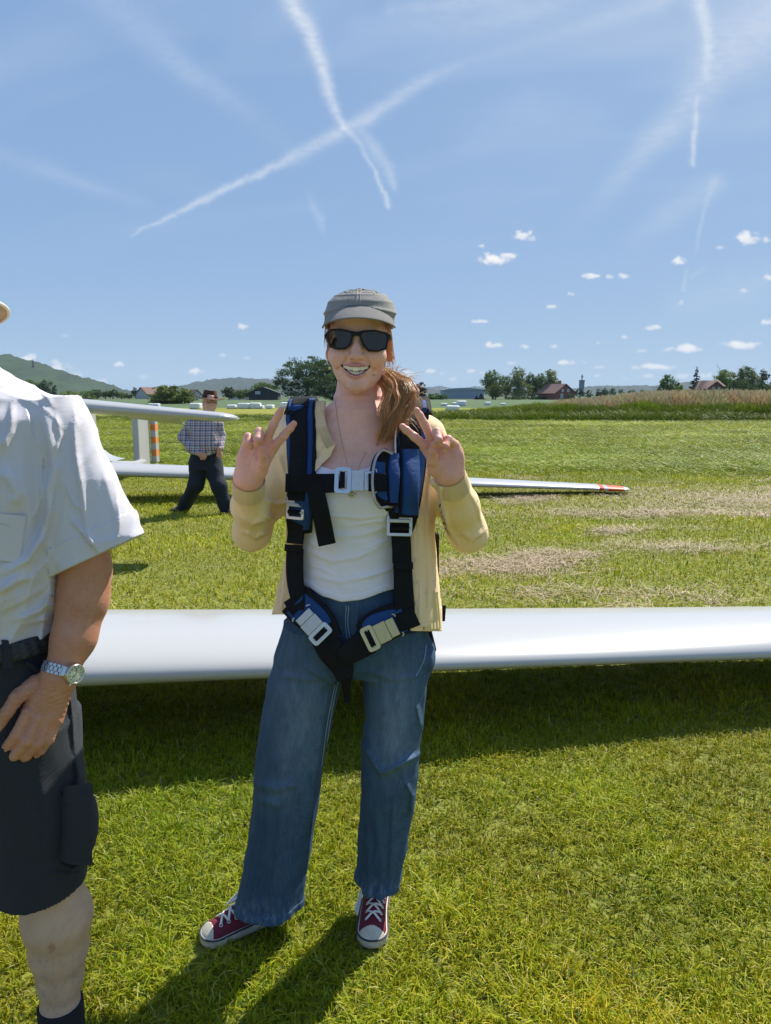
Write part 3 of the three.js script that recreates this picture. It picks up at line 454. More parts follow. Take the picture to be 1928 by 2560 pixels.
house('house', 'white house with a red brown roof left of the olive bush', 'house', 354, 300, 6.2, 7.5, 2.1, 4.6, -.5, whiteWall, roofR, [[-1.4, 1.4, .9, 1], [1.2, 1.4, .9, 1]]);
house('house', 'pale house with a red roof just left of the brown hat', 'house', 492, 290, 4, 6, 1.8, 3.6, .7, whiteWall, roofR, [[-1, 1.6, .8, 1], [1, 1.6, .8, 1]]);
house('house', 'low pale house seen right of the brown hat behind trees', 'house', 603, 255, 4, 6, 1.7, 3.2, .5, whiteWall, roofR, [[0, 1.1, .8, .8]]);
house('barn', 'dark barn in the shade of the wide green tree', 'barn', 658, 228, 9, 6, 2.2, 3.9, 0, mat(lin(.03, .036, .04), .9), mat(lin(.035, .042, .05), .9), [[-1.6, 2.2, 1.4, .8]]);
house('farmhouse', 'brick farmhouse with a broad gable right of the birches', 'house', 1413, 245, 7.6, 10, 2.3, 5.1, .38, brickM, roofD, [[-1.1, 3.0, .8, .9], [1.1, 3.0, .8, .9], [-1.3, 1.2, 1, 1.4], [1.6, 1.2, .9, 1]], true);
{
  const t = house('brick_house', 'red brick house with two white windows behind the reeds', 'house', 1789, 195, 4.7, 5, 3.2, 4.95, 0, brickM, roofR, [[-.75, 3.3, .62, .68], [.75, 3.3, .62, .68]]);
  part('wing_wall', new THREE.BoxGeometry(7.2, 3.1, 5).translate(-.9, 1.55, -3.2), brickM, t);
  const hip = new THREE.CylinderGeometry(.5, 1, 1, 4, 1); hip.rotateY(Math.PI / 4); hip.scale(5.0, 2.2, 4.4); hip.translate(-.9, 4.2, -3.2); part('wing_roof', hip.toNonIndexed().clone(), roofR, t);
  part('hip_roof', new THREE.ConeGeometry(2.4, 1.9, 4).rotateY(.78).translate(1.5, 4.75, -3), roofR, t);
}
{
  const b = at(1160, 990, 300), t = thing('hall', 'long blue grey hall with a shallow curved roof in the distance', 'hall', [b.x, 0, b.z]), w = 98 * 300 * 1.01 / FOC, m = mat(lin(.27, .335, .42), .8);
  part('wall', new THREE.BoxGeometry(w, 3.6, 20).translate(0, 1.8, -10), m, t);
  const sh = new THREE.Shape(); sh.moveTo(-w / 2 - .3, 0); sh.quadraticCurveTo(0, 1.5, w / 2 + .3, 0); sh.lineTo(w / 2 + .3, -.1); sh.lineTo(-w / 2 - .3, -.1); part('roof', new THREE.ExtrudeGeometry(sh, { depth: 21, bevelEnabled: false }).translate(0, 3.65, -20.6), mat(lin(.30, .37, .45), .8), t);
}
{
  const b = at(1453.5, 990, 700), s = 700 / FOC, t = thing('water_tower', 'grey water tower with a mast rising behind the small trees', 'water tower', [b.x, 0, b.z]), m = mat(lin(.16, .2, .24), .8);
  part('shaft', new THREE.CylinderGeometry(1.9, 2.1, 9, 12).translate(0, 4.5, 0), m, t); part('tank', new THREE.CylinderGeometry(2.6, 2.45, 8, 16).translate(0, 11, 0), m, t); part('rim', new THREE.CylinderGeometry(2.8, 2.8, .5, 16).translate(0, 15.2, 0), m, t);
  part('mast', new THREE.CylinderGeometry(.35, .55, 5.2, 8).translate(0, 18, 0), m, t); part('mast_head', new THREE.SphereGeometry(1, 10, 8).scale(1, 1.3, 1).translate(.15, 18.6, 0), m, t);
}
{
  const b = at(1796, 985, 2200), s = 2200 / FOC, h = at(1796, 926, 2200).y, t = thing('wind_turbine', 'tiny wind turbine above the trees by the far brick house', 'wind turbine', [b.x, 0, b.z]), m = mat(lin(.6, .62, .65), .6);
  part('tower', new THREE.CylinderGeometry(1, 2, h, 8).translate(0, h / 2, 0), m, t);
  for (const a of [.62, 2.7, 4.8]) part('rotor_blade', new THREE.BoxGeometry(1.6, 20, .5).translate(0, 10, 2).rotateZ(a).translate(0, h, 0), m, t);
}
// ------------------------------------------------------------------ wrapped bales on the stubble field
{
  const f = tileNoise(64, 12, 4), bt = dataTex(128, (u, v) => { const k = .5 * f(u, v) + .5 * f(u * 2 % 1, v * 3 % 1); return [k, k, k]; }), bm = mat(lin(.82, .83, .85), .38, { bumpMap: rep(bt, 2, 6), bumpScale: .03 });
  const list = [[578, 1022, 22, 10, 'small bale left of the two large ones behind the tailplane tip'], [609, 1022, 31, 14, 'left one of two large bales behind the tailplane tip'], [637, 1022, 27, 15, 'right one of two large bales behind the tailplane tip'], [654, 1022, 8, 8, 'bale mostly hidden behind the right large bale'], [674, 1022, 18, 10, 'small bale just left of her raised middle finger'], [715, 1021, 27, 15, 'large bale between her raised fingers and the harness'], [731, 1021, 9, 6, 'bale partly covered by the left harness pad'], [383, 1018, 26, 9, 'bale peeking over the top of the tailplane'], [487, 1023, 27, 15, 'bale behind the shoulder of the walking man'], [1111, 1015, 15, 7, 'small bale left of the bale pair right of her ponytail'], [1138, 1014, 13, 8, 'low bale touching the left of the tall bale'], [1154, 1015, 23, 13, 'tall bale standing behind the nearest bale'], [1133, 1032, 35, 18, 'nearest and largest bale right of the woman'], [1220, 1013, 14, 8, 'bale in front of the yellow green small tree'], [1259, 1013, 12, 5, 'flat bale in front of the birch grove'], [1388, 1011, 6, 4, 'left of two tiny bales before the farmhouse'], [1397, 1011, 6, 4, 'right of two tiny bales before the farmhouse'], [1419, 1010, 6, 5, 'tiny bale close to the reeds']];
  let first;
  for (const [x, y, w, h, l] of list) {
    const p = onPlane(x, y), Z = -p.z, s = Z * 1.01 / FOC; let o;
    if (!first) { const g = new RoundedBoxGeometry(1, 1, 1, 4, .2), P = g.attributes.position; for (let i = 0; i < P.count; i++) { const a = P.getX(i), b = P.getY(i), c = P.getZ(i), k = 1 + .05 * noise(a * 3, b * 3, c * 3 + x); P.setXYZ(i, a * k * (1 + .07 * (.25 - b * b)), b * k, c * k); } g.computeVertexNormals(); first = new THREE.Mesh(g, bm); first.castShadow = first.receiveShadow = true; o = first; } else o = first.clone();
    o.name = numbered('wrapped_bale'); o.position.set(p.x, h * s * .48, p.z - .5); o.scale.set(w * s, h * s, 1.25); o.rotation.y = .25 * noise(x * .37, y); scene.add(o); tag(o, 'white wrapped ' + l, 'bale', 'white wrapped bales on the stubble field');
  }
}

// ------------------------------------------------------------------ the gliders
const gel = mat(lin(.44, .435, .44), .3, { clearcoat: .35, clearcoatRoughness: .12 }), gelO = mat(lin(.55, .065, .015), .45, { specularIntensity: .4 }), gelS = mat(lin(.72, .24, .07), .5);
// loft of aerofoil sections [leading edge, trailing edge, thickness ratio]
function aerofoil(st, n = 46, camber = .03) {
  const N = st.length - 1;
  const g = grid(n, N * 8, (u, v) => {
    const q = v * N, i = Math.min(N - 1, Math.floor(q)), k = q - i, le = st[i][0].clone().lerp(st[i + 1][0], k), te = st[i][1].clone().lerp(st[i + 1][1], k), th = mix(st[i][2], st[i + 1][2], k);
    const a = u * 2 * Math.PI, t = .5 - .5 * Math.cos(a), up = u < .5, yt = 5 * th * (.2969 * Math.sqrt(t) - .126 * t - .3516 * t * t + .2843 * t ** 3 - .1036 * t ** 4), yc = camber * 4 * t * (1 - t), c = te.clone().sub(le), L = c.length(), nrm = V(0, 1, 0).addScaledVector(c, -c.y / (L * L)).normalize();
    return le.addScaledVector(c, t).addScaledVector(nrm, L * (yc + (up ? yt : -yt)));
  }, true);
  const cap = []; for (const s of [st[0], st[N]]) { const sh = []; for (let i = 0; i < 24; i++) { const a = i / 24 * 2 * Math.PI, t = .5 - .5 * Math.cos(a), th = s[2], yt = 5 * th * (.2969 * Math.sqrt(t) - .126 * t - .3516 * t * t + .2843 * t ** 3 - .1036 * t ** 4), c = s[1].clone().sub(s[0]), L = c.length(); sh.push(s[0].clone().addScaledVector(c, t).add(V(0, L * (camber * 4 * t * (1 - t) + (i < 12 ? yt : -yt)), 0))); } const ctr = s[0].clone().lerp(s[1], .4), p = []; for (let i = 0; i < 24; i++) p.push(ctr, sh[i], sh[(i + 1) % 24]); cap.push(new THREE.BufferGeometry().setFromPoints(p)); }
  cap.forEach(c => c.computeVertexNormals()); return merge([g, ...cap]);
}
const shift = (p, dx, dy, dz) => V(p.x + dx, p.y + dy, p.z + dz);
function tipRound(st) { const [le, te, th] = st.at(-1), p = st.at(-2), d = le.clone().sub(p[0]).normalize(), c = te.clone().sub(le), L = c.length(); for (const [k, a] of [[.10, .07], [.19, .2], [.25, .4], [.28, .62]]) st.push([le.clone().addScaledVector(d, L * k).addScaledVector(c, a * .55), te.clone().addScaledVector(d, L * k).addScaledVector(c, -a * .45), th * (1 - a * .4)]); return st; }
function fuselage(pts, radii) {
  const prof = pts.map((p, i) => [i, p.x, p.y, p.z, radii[i][0], radii[i][1]]);
  return grid(28, (pts.length - 1) * 8, (u, v) => { const [x, y, z, rx, ry] = lerpTable(prof, v * (pts.length - 1)), a = u * 2 * Math.PI; return V(x + Math.cos(a) * rx, y + Math.sin(a) * ry, z); }, true);
}
{ // near glider: its wing runs behind the woman, its tail stands behind the man at the left
  const t = thing('glider', 'white glider whose wing runs right behind the woman', 'glider', [-2.3, 0, -3.6]);
  const L0 = onPlane(460, 1690, .385), L1 = onPlane(1928, 1638, .30), T0 = onPlane(360, 1527, .325), T1 = onPlane(1928, 1517, .27), le = k => L0.clone().lerp(L1, k), te = k => T0.clone().lerp(T1, k);
  const st = tipRound([[-.72, .145], [-.3, .145], [0, .14], [.5, .135], [1, .13], [1.6, .12], [2.4, .11]].map(([k, th]) => [le(k), te(k), th]));
  wpart('wing', aerofoil(st, 60), gel, t);
  // left wing of the same glider, beyond the fuselage and out of the picture
  const rootX = le(-.72).x; wpart('wing', aerofoil(tipRound([[0, .145], [1.2, .14], [4, .12], [6, .11]].map(([k, th]) => [V(rootX - k, .44 + k * .03, le(-.72).z + k * .06), V(rootX - k, .38 + k * .03, te(-.72).z + k * .1), th])), 40), gel, t);
  const fx = -2.95, ax = (Z) => mix(-2.35, fx, (Z - 3.4) / 4);
  wpart('fuselage', fuselage([[1.15, .46], [1.5, .52], [2.2, .6], [3.2, .6], [4.2, .62], [5.4, .66], [6.5, .68], [7.5, .7]].map(([Z, y]) => V(ax(Z), y, -Z)), [[.02, .02], [.16, .18], [.29, .38], [.29, .4], [.2, .26], [.14, .17], [.11, .14], [.05, .08]]), gel, t);
  wpart('canopy', new THREE.SphereGeometry(1, 24, 16).scale(.25, .3, .75).translate(ax(2.2), .78, -2.2), mat(lin(.03, .04, .05), .05), t);
  const roll = .11, tp = (x, y, Z) => at(x, y, Z), fy = 1.445;
  const finG = grid(36, 12, (u, v) => { const a = u * 2 * Math.PI, t = .5 - .5 * Math.cos(a), le = mix(-6.5, -6.85, v), te = mix(-7.62, -7.5, v), th = mix(.075, .06, v) * (v < .04 ? .6 : 1), yt = th * (2.97 * Math.sqrt(t) - 1.26 * t - 3.516 * t * t + 2.843 * t ** 3 - 1.036 * t ** 4); return V(fx + .02 + (u < .5 ? yt : -yt), mix(.55, fy - .03, v), mix(le, te, t)); }, true);
  const fin = wpart('fin', finG, gel, t);
  const R = tp(190, 1015, 6.75), tip = tp(548, 1043, 6.9), rootL = V(2 * fx - R.x + .2, R.y + .03, R.z);
  const tl = (p, c) => [p.clone(), shift(p, .02, -.012, -c)];
  wpart('tailplane', aerofoil(tipRound([[...tl(V(2 * fx - tip.x, 2 * R.y - tip.y + .04, tip.z), .42), .2], [...tl(R, .58), .23], [...tl(tip, .42), .21]]), 40, 0), gel, t);
  const e0 = shift(R, .25, -.045, -.42), e1 = shift(tip, -.45, -.04, -.3); wpart('elevator', aerofoil([[e0, shift(e0, .02, -.085, -.2), .1], [e1, shift(e1, .02, -.05, -.14), .1]], 24, 0), gel, t);
  wpart('fin_fairing', new THREE.SphereGeometry(1, 24, 16).scale(.085, .085, .36).translate(fx + .03, fy - .06, -6.98), gel, t);
  wpart('fin_neck', (() => { const g = new THREE.CylinderGeometry(.17, .06, .13, 24, 6, true), P = g.attributes.position; for (let i = 0; i < P.count; i++) { const k = (P.getY(i) + .065) / .13; P.setX(i, P.getX(i) * (1 - .35 * Math.sin(k * Math.PI))); } g.computeVertexNormals(); return g.scale(1, 1, 1.6).translate(fx + .03, fy - .1, -7.08); })(), gel, t);
  const gearM = mat(lin(.02, .02, .02), .9); wpart('wheel', new THREE.TorusGeometry(.12, .06, 12, 28).rotateY(Math.PI / 2).translate(ax(3.3), .18, -3.3), gearM, t); wpart('tail_wheel', new THREE.TorusGeometry(.07, .03, 10, 20).rotateY(Math.PI / 2).translate(fx, .1, -7.3), gearM, t); wpart('tail_strut', new THREE.CylinderGeometry(.03, .05, .55, 12).translate(fx, .38, -7.3), gel, t);
}
{ // far glider: wing with orange tip behind the walking man, striped rudder further back
  const t = thing('glider', 'white glider behind the walking man, wing tip painted orange', 'glider', [-4.4, 0, -10.8]);
  const A = onPlane(262, 1183, .43), B = onPlane(1185, 1213, .19), C = onPlane(1500, 1223, .1), D = onPlane(1522, 1224.5, .095), E = onPlane(1562, 1226, .085);
  const te = (p, c, dy) => V(p.x + .03, p.y + dy, p.z - c);
  const S = (p, c, th) => [p, te(p, c, .0), th], mid = (k, c, th) => S(A.clone().lerp(B, k), c, th);
  wpart('wing', aerofoil([mid(-.25, 1.0, .17), mid(0, .98, .17), mid(.4, .92, .16), mid(1, .74, .15), S(C, .52, .14)], 50), gel, t);
  const Cb = C.clone().lerp(D, .46), Cc = C.clone().lerp(D, .99), ww = .5;
  wpart('tip_stripe', aerofoil([S(C, .52, .15), S(C.clone().lerp(D, .48), .51, .15)], 40), gelO, t);
  wpart('tip_band', aerofoil([S(C.clone().lerp(D, .48), .51, .14), S(D, .5, .14)], 40), gel, t);
  wpart('wing_tip', aerofoil([S(D, .5, .15), S(E, .42, .15)], 40), gelO, t);
  wpart('tip_cap', aerofoil(tipRound([S(E.clone().lerp(D, .05), .42, .14), S(E, .41, .14)]), 40), gel, t);
  const ax = Z => mix(-4.35, -4.98, (Z - 10.8) / 4.4);
  wpart('wing', aerofoil(tipRound([[0, .17], [2, .16], [6, .14]].map(([k, th]) => [V(ax(10.6) - k, .45 + k * .09, -10.5 - k * .05), V(ax(10.6) - k, .43 + k * .09, -11.5 + k * .04), th])), 40), gel, t);
  wpart('fuselage', fuselage([[8.4, .4], [8.8, .46], [9.6, .52], [10.8, .54], [11.6, .40], [12.6, .26], [14.2, .15], [15.4, .14]].map(([Z, y]) => V(ax(Z), y, -Z)), [[.02, .02], [.17, .2], [.3, .38], [.28, .30], [.18, .18], [.12, .13], [.09, .10], [.05, .06]]), gel, t);
  const b = at(352, 1145, 15), top = at(352, 1035, 15).y, x0 = at(340, 1145, 14.9).x;
  const fin = wpart('fin', new RoundedBoxGeometry(.13, top, .75, 3, .05).translate(x0 + .05, top / 2 + .04, -15.15), gel, t);
  for (let i = 0; i < 8; i++) wpart(i % 2 ? 'rudder_stripe' : 'rudder_panel', new THREE.BoxGeometry(.1, (top - .06) / 8, .22).rotateY(.03).translate(x0 + .165, .10 + (i + .5) * (top - .06) / 8, -15.65), i % 2 ? gelS : gel, t);
  wpart('wing_fairing', (() => { const sh = new THREE.Shape(); sh.moveTo(0, 0); sh.lineTo(.30, 0); sh.quadraticCurveTo(.07, .03, 0, .13); sh.lineTo(0, 0); return new THREE.ExtrudeGeometry(sh, { depth: .5, bevelEnabled: false }).translate(at(245, 1140, 11).x, at(245, 1150, 11).y, -11.3); })(), gel, t);
}
// ------------------------------------------------------------------ kit for figures
const proj = (x, y, z) => { const dy = y - EYE, f = -dy * SP - z * CP; return [W / 2 + FOC * x / f, H / 2 - FOC * (dy * CP - z * SP) / f]; };
const pxm = (x, y, Z) => Z / ((H / 2 - y) / FOC * SP + CP) / FOC;        // metres per photograph point there
// stack of ellipses: rows [y, left, right, Z, depth] read off the photograph -> distance field with offset
function stack(rows, ex = 0) {
  const t = rows.map(([y, l, r, Z, d]) => { const c = at((l + r) / 2, y, Z); return [c.y, c.x, (r - l) / 2 * pxm((l + r) / 2, y, Z), d, c.z]; }).sort((a, b) => a[0] - b[0]);
  const y0 = t[0][0], y1 = t.at(-1)[0], N = 240, T = Array.from({ length: N + 1 }, (_, i) => lerpTable(t, mix(y0, y1, i / N)));
  const f = (x, y, z, off = 0) => { const q = clamp((y - y0) / (y1 - y0)) * N, i = Math.min(N - 1, Math.floor(q)), k = q - i, A = T[i], B = T[i + 1], w = mix(A[1], B[1], k) + off, d = mix(A[2], B[2], k) + off, a = (x - mix(A[0], B[0], k)), b = (z - mix(A[3], B[3], k)), k0 = Math.hypot(a / w, b / d), k1 = Math.hypot(a / w / w, b / d / d); let s = k1 < 1e-5 ? -Math.min(w, d) : k0 * (k0 - 1) / k1; return Math.max(s * .93, y - y1 - off, y0 - y - off); };
  f.y0 = y0; f.y1 = y1; return f;
}
// creases: lines on the photograph [[x, y]..., width, height]; a raised soft fold with one steep side
function creases(lines) {
  const L = lines.map(l => { const h = l.pop(), w = l.pop(), xs = l.map(p => p[0]), ys = l.map(p => p[1]); return { l, w, h, b: [Math.min(...xs) - 3 * w, Math.max(...xs) + 3 * w, Math.min(...ys) - 3 * w, Math.max(...ys) + 3 * w] }; });
  return (X, Y) => {
    let s = 0; for (const { l, w, h, b } of L) {
      if (X < b[0] || X > b[1] || Y < b[2] || Y > b[3]) continue; let best = 9e9, side = 0, tt = 0;
      for (let i = 1; i < l.length; i++) { const ex = l[i][0] - l[i - 1][0], ey = l[i][1] - l[i - 1][1], q = clamp(((X - l[i - 1][0]) * ex + (Y - l[i - 1][1]) * ey) / (ex * ex + ey * ey)), dx = X - l[i - 1][0] - ex * q, dy = Y - l[i - 1][1] - ey * q, d = dx * dx + dy * dy; if (d < best) { best = d; side = ex * dy - ey * dx; tt = (i - 1 + q) / (l.length - 1); } }
      const d = Math.sqrt(best) / w * (side > 0 ? 1.45 : .8), e = Math.min(1, 6 * tt, 6 * (1 - tt)); if (d < 3) s += h * Math.exp(-d * d) * (.35 + .65 * e);
    } return s;
  };
}
function trace(f, X, Y, t0, t1) { const d = rayDir(X, Y); let t = t0; for (let i = 0; i < 160; i++) { const v = f(d.x * t, EYE + d.y * t, d.z * t); if (v < .0006) return V(d.x * t, EYE + d.y * t, d.z * t); t += Math.max(v * .7, .0008); if (t > t1) return null; } return V(d.x * t, EYE + d.y * t, d.z * t); }
function grad(f, p, e = .012) { return V(f(p.x + e, p.y, p.z) - f(p.x - e, p.y, p.z), f(p.x, p.y + e, p.z) - f(p.x, p.y - e, p.z), f(p.x, p.y, p.z + e) - f(p.x, p.y, p.z - e)).normalize(); }
// band of cloth lying on a figure: line [[x, y, half width]...] on the photograph, lifted off and thick in metres
function band(f, line, lift, thick, o = {}) {
  const c = new THREE.CatmullRomCurve3(line.map(p => V(p[0], p[1], p[2])), false, 'centripetal'), len = line.reduce((s, p, i) => i ? s + Math.hypot(p[0] - line[i - 1][0], p[1] - line[i - 1][1]) : 0, 0), n = Math.max(6, Math.round(len / 6)), J = [-1, -1, -.93, -.6, -.2, .2, .6, .93, 1, 1], rows = [];
  let last = o.t0 ?? 1.75;
  for (let i = 0; i <= n; i++) {
    const p = c.getPoint(i / n), q = c.getTangent(i / n), L = Math.hypot(q.x, q.y) || 1, px = -q.y / L, py = q.x / L, row = [];
    for (const j of J) { const X = p.x + px * j * p.z, Y = p.y + py * j * p.z; const hit = trace(f, X, Y, o.near ?? 1.45, o.far ?? 2.05); const d = rayDir(X, Y), t = hit ? (hit.x ** 2 + (hit.y - EYE) ** 2 + hit.z ** 2) ** .5 : null; row.push({ d, t }); }
    rows.push(row);
  }
  const flat = rows.map(r => { const v = r.map(a => a.t).filter(a => a !== null); return v.length ? v.reduce((a, b) => a + b) / v.length : null; });
  for (let i = 0; i < flat.length; i++) if (flat[i] === null) flat[i] = flat[i - 1] ?? flat.find(v => v !== null) ?? last;
  const S = o.smooth ?? 3, T = rows.map((r, i) => J.map((_, j) => { let s = 0, k = 0; for (let a = Math.max(0, i - S); a <= Math.min(n, i + S); a++) for (let b = Math.max(0, j - 2); b <= Math.min(J.length - 1, j + 2); b++) { s += Math.min(rows[a][b].t ?? flat[a], flat[a] + .035); k++; } return s / k; }));
  const pos = rows.map((r, i) => r.map((a, j) => V(a.d.x * T[i][j], EYE + a.d.y * T[i][j], a.d.z * T[i][j])));
  const P = pos.map((r, i) => r.map((p, j) => { const A = pos[Math.min(n, i + 1)][4], B = pos[Math.max(0, i - 1)][4], u = A.clone().sub(B), w = r[7].clone().sub(r[2]), nn = u.cross(w).normalize(); if (nn.dot(rows[i][4].d) > 0) nn.negate(); const up = j === 0 || j === J.length - 1 ? lift - .004 : j === 1 || j === J.length - 2 ? lift + thick * .55 : lift + thick * (1 + (o.puff ?? 0) * (1 - J[j] * J[j])); return p.clone().addScaledVector(nn, up); }));
  if (o.over) for (const [dx, dy, dz] of o.over) P.unshift(P[0].map(p => V(p.x + dx, p.y + dy, p.z - dz)));
  const N = P.length - 1, g = grid(J.length - 1, N, (u, v) => { const p = P[Math.round(v * N)][Math.round(u * (J.length - 1))]; return { x: p.x, y: p.y, z: p.z, u: u * .05, v: v * len * .001 }; });
  return g;
}
function frameAt(f, X, Y, rot, lift, o = {}) {      // matrix of a flat thing lying on the figure, turned rot radians in its plane
  const p = trace(f, X, Y, o.near ?? 1.4, o.far ?? 2.1) ?? at(X, Y, o.Z ?? 1.78); let n = V(0, 0, 0); for (const [a, b] of [[0, 0], [14, 0], [-14, 0], [0, 14], [0, -14]]) { const q = trace(f, X + a, Y + b, o.near ?? 1.4, o.far ?? 2.1); if (q) n.add(grad(f, q, .02)); }
  if (n.length() < .01) n.set(0, 0, 1); n.normalize(); n.lerp(V(0, .42, 1), .5).normalize(); const r = V(Math.cos(rot), Math.sin(rot), 0); r.addScaledVector(n, -r.dot(n)).normalize(); const u = n.clone().cross(r); const m = new THREE.Matrix4().makeBasis(r, u, n); m.setPosition(p.addScaledVector(n, lift)); return m;
}
const rrect = (w, h, r) => { const s = new THREE.Shape(), x = w / 2, y = h / 2; s.moveTo(-x + r, -y); s.lineTo(x - r, -y); s.quadraticCurveTo(x, -y, x, -y + r); s.lineTo(x, y - r); s.quadraticCurveTo(x, y, x - r, y); s.lineTo(-x + r, y); s.quadraticCurveTo(-x, y, -x, y - r); s.lineTo(-x, -y + r); s.quadraticCurveTo(-x, -y, -x + r, -y); return s; };
const plate = (shape, d, bev = .0008) => new THREE.ExtrudeGeometry(shape, { depth: d, bevelEnabled: true, bevelThickness: bev, bevelSize: bev, bevelSegments: 2, curveSegments: 6 });
const ring2 = (w, h, r, b) => { const s = rrect(w, h, r); s.holes.push(rrect(w - 2 * b, h - 2 * b, Math.max(.001, r - b * .6))); return s; };

// ------------------------------------------------------------------ cloth and skin
const n1 = tileNoise(256, 64, 11), n2t = tileNoise(256, 8, 12), n3 = tileNoise(256, 128, 13);
const knitB = dataTex(256, (u, v) => { const k = .5 + .25 * Math.sin(u * 64 * 6.283) * Math.cos(v * 48 * 6.283) + .4 * (n1(u, v) - .5); return [k, k, k]; });
const ribV = dataTex(128, (u, v) => { const q = .5 + .5 * Math.sin(v * 16 * 6.283); return [q, q, q]; });
const ribB = dataTex(128, (u) => { const k = .5 + .5 * Math.sin(u * 16 * 6.283); return [k, k, k]; });
const weaveB = dataTex(256, (u, v) => { const k = .35 + .3 * n3(u, v) + .35 * n1(u, v); return [k, k, k]; });
const denimT = dataTex(512, (u, v) => { const s = n3(u * 1.0, v * .13) * .5 + n3(u * .5 + .3, v * .07 + .2) * .5, w = Math.sin((u * 3 + v) * 6.283 * 40) * .05, k = .72 + .42 * s + w + .12 * (n2t(u, v) - .5); return [k, k * .98, k * .95]; });
const webB = dataTex(64, (u, v) => { const k = .5 + .5 * Math.sin(v * 8 * 6.283) * (.6 + .4 * Math.sin(u * 4 * 6.283)); return [k, k, k]; });
const skinB = dataTex(256, (u, v) => { const k = .5 * n3(u, v) + .3 * n1(u, v) + .2 * n2t(u, v); return [k, k, k]; });
const skinT = dataTex(256, (u, v) => { const k = .9 + .12 * n1(u, v) + .08 * n2t(u, v) - .05 * n3(u, v); return [k, k * .985 + .01, k * .98 + .015]; });
const knit = mat(lin(.92, .68, .41), .95, { bumpMap: rep(knitB, 6), bumpScale: .0012, sheen: .4, sheenColor: lin(.9, .8, .55), sheenRoughness: .6 });
const rib = mat(lin(.79, .60, .29), .95, { bumpMap: rep(ribB, 12, 1), bumpScale: .0025 });
const jersey = mat(lin(.82, .79, .88), .85, { bumpMap: rep(weaveB, 8), bumpScale: .0006 });
const denim = new THREE.MeshPhysicalMaterial({ vertexColors: true, roughness: .92, side: THREE.DoubleSide, map: rep(denimT, 8), bumpMap: rep(denimT, 8), bumpScale: .0012, specularIntensity: .25 });
const skin = new THREE.MeshPhysicalMaterial({ vertexColors: true, roughness: .48, map: rep(skinT, 7), bumpMap: rep(skinB, 14), bumpScale: .0004, side: THREE.DoubleSide, specularIntensity: .6, sheen: .25, sheenColor: lin(1, .6, .45), sheenRoughness: .5 });
const webbing = mat(lin(.008, .009, .012), .75, { bumpMap: rep(webB, 1, 26), bumpScale: .0004, specularIntensity: .3 });
const blackCloth = mat(lin(.010, .010, .013), .8, { bumpMap: rep(weaveB, 3, 3), bumpScale: .001, specularIntensity: .4 });
const blueCloth = mat(lin(.010, .052, .185), .7, { bumpMap: rep(weaveB, 3, 3), bumpScale: .0012, specularIntensity: .5 });
const steel = mat(lin(.60, .63, .68), .46, { metalness: 1, bumpMap: rep(weaveB, 6), bumpScale: .0006 }), gold = mat(lin(.60, .54, .33), .46, { metalness: 1, bumpMap: rep(weaveB, 6), bumpScale: .0006 }), blackGloss = mat(lin(.008, .008, .009), .4, { specularIntensity: .5 });

// ------------------------------------------------------------------ a head; own axes: x to the picture's right, y up, z towards the viewer
const headRows = [[-.114, .006, .074, .05], [-.110, .022, .083, .03], [-.100, .041, .089, .0], [-.083, .0560, .092, -.03], [-.066, .0645, .093, -.055], [-.05, .0685, .0925, -.075], [-.03, .0695, .091, -.088], [0, .071, .087, -.098], [.03, .0725, .092, -.104], [.06, .0715, .089, -.102], [.085, .064, .076, -.09], [.105, .047, .054, -.068], [.118, .02, .024, -.035]];
const headT = Array.from({ length: 121 }, (_, i) => lerpTable(headRows, -.114 + i / 120 * .232));
function headBase(x, y, z) { const q = clamp((y + .114) / .232) * 120, i = Math.min(119, Math.floor(q)), k = q - i, A = headT[i], B = headT[i + 1], w = mix(A[0], B[0], k), fz = mix(A[1], B[1], k), bz = mix(A[2], B[2], k), cz = mix(bz * .35, (fz + bz) / 2, clamp((bz + .04) / .08)), d = z > cz ? fz - cz : cz - bz, a = Math.abs(x) / w, b = Math.abs(z - cz) / d, e = z > cz ? 2.25 : 2, s = Math.pow(a ** e + b ** e, 1 / e); return Math.max((s - 1) * Math.min(w, d) * .9, -.114 - y, y - .118); }
const fNose = chain([[V(0, .014, .085), .0075], [V(0, -.008, .096), .0088], [V(0, -.025, .1055), .0115]], .01), fAla1 = ell(V(-.0125, -.029, .0965), .0082, .0068, .010), fAla2 = ell(V(.0125, -.029, .0965), .0082, .0068, .010);
const fCk1 = ell(V(-.039, -.028, .058), .031, .025, .031), fCk2 = ell(V(.039, -.028, .058), .031, .025, .031), fChin = ell(V(0, -.099, .079), .021, .014, .0145);
const mTop = x => -.0532 + .0042 * (x / .033) ** 2, mBot = x => -.0705 + .0175 * (x / .0325) ** 2, fMouth = (X, y, z) => { const x = X + .0022, q = y + .035 * x; return Math.max(q - mTop(x), mBot(x) - q, .058 - z, Math.abs(x) - .034); };
const lipPt = (x, top) => { const xx = Math.min(1, Math.abs(x) / .034); return V(x - .0022, (top ? mTop(x) + .0034 * (1 - xx * .7) : mBot(x) - .0042 * (1 - xx * .85)) - .035 * x, .094 - .020 * xx * xx - (top ? 0 : .0015)); };
const lipU = chain([-.034, -.026, -.017, -.008, 0, .008, .017, .026, .034].map(x => [lipPt(x, true), mix(.0042, .0026, Math.abs(x) / .034)]), .003), lipL = chain([-.033, -.026, -.017, -.008, 0, .008, .017, .026, .033].map(x => [lipPt(x, false), mix(.0054, .0024, Math.abs(x) / .033)]), .003);
const foldA = cone(V(-.0195, -.03, .0955), V(-.044, -.058, .071), .0001, .0001), foldB = cone(V(.0195, -.03, .0955), V(.042, -.061, .071), .0001, .0001);
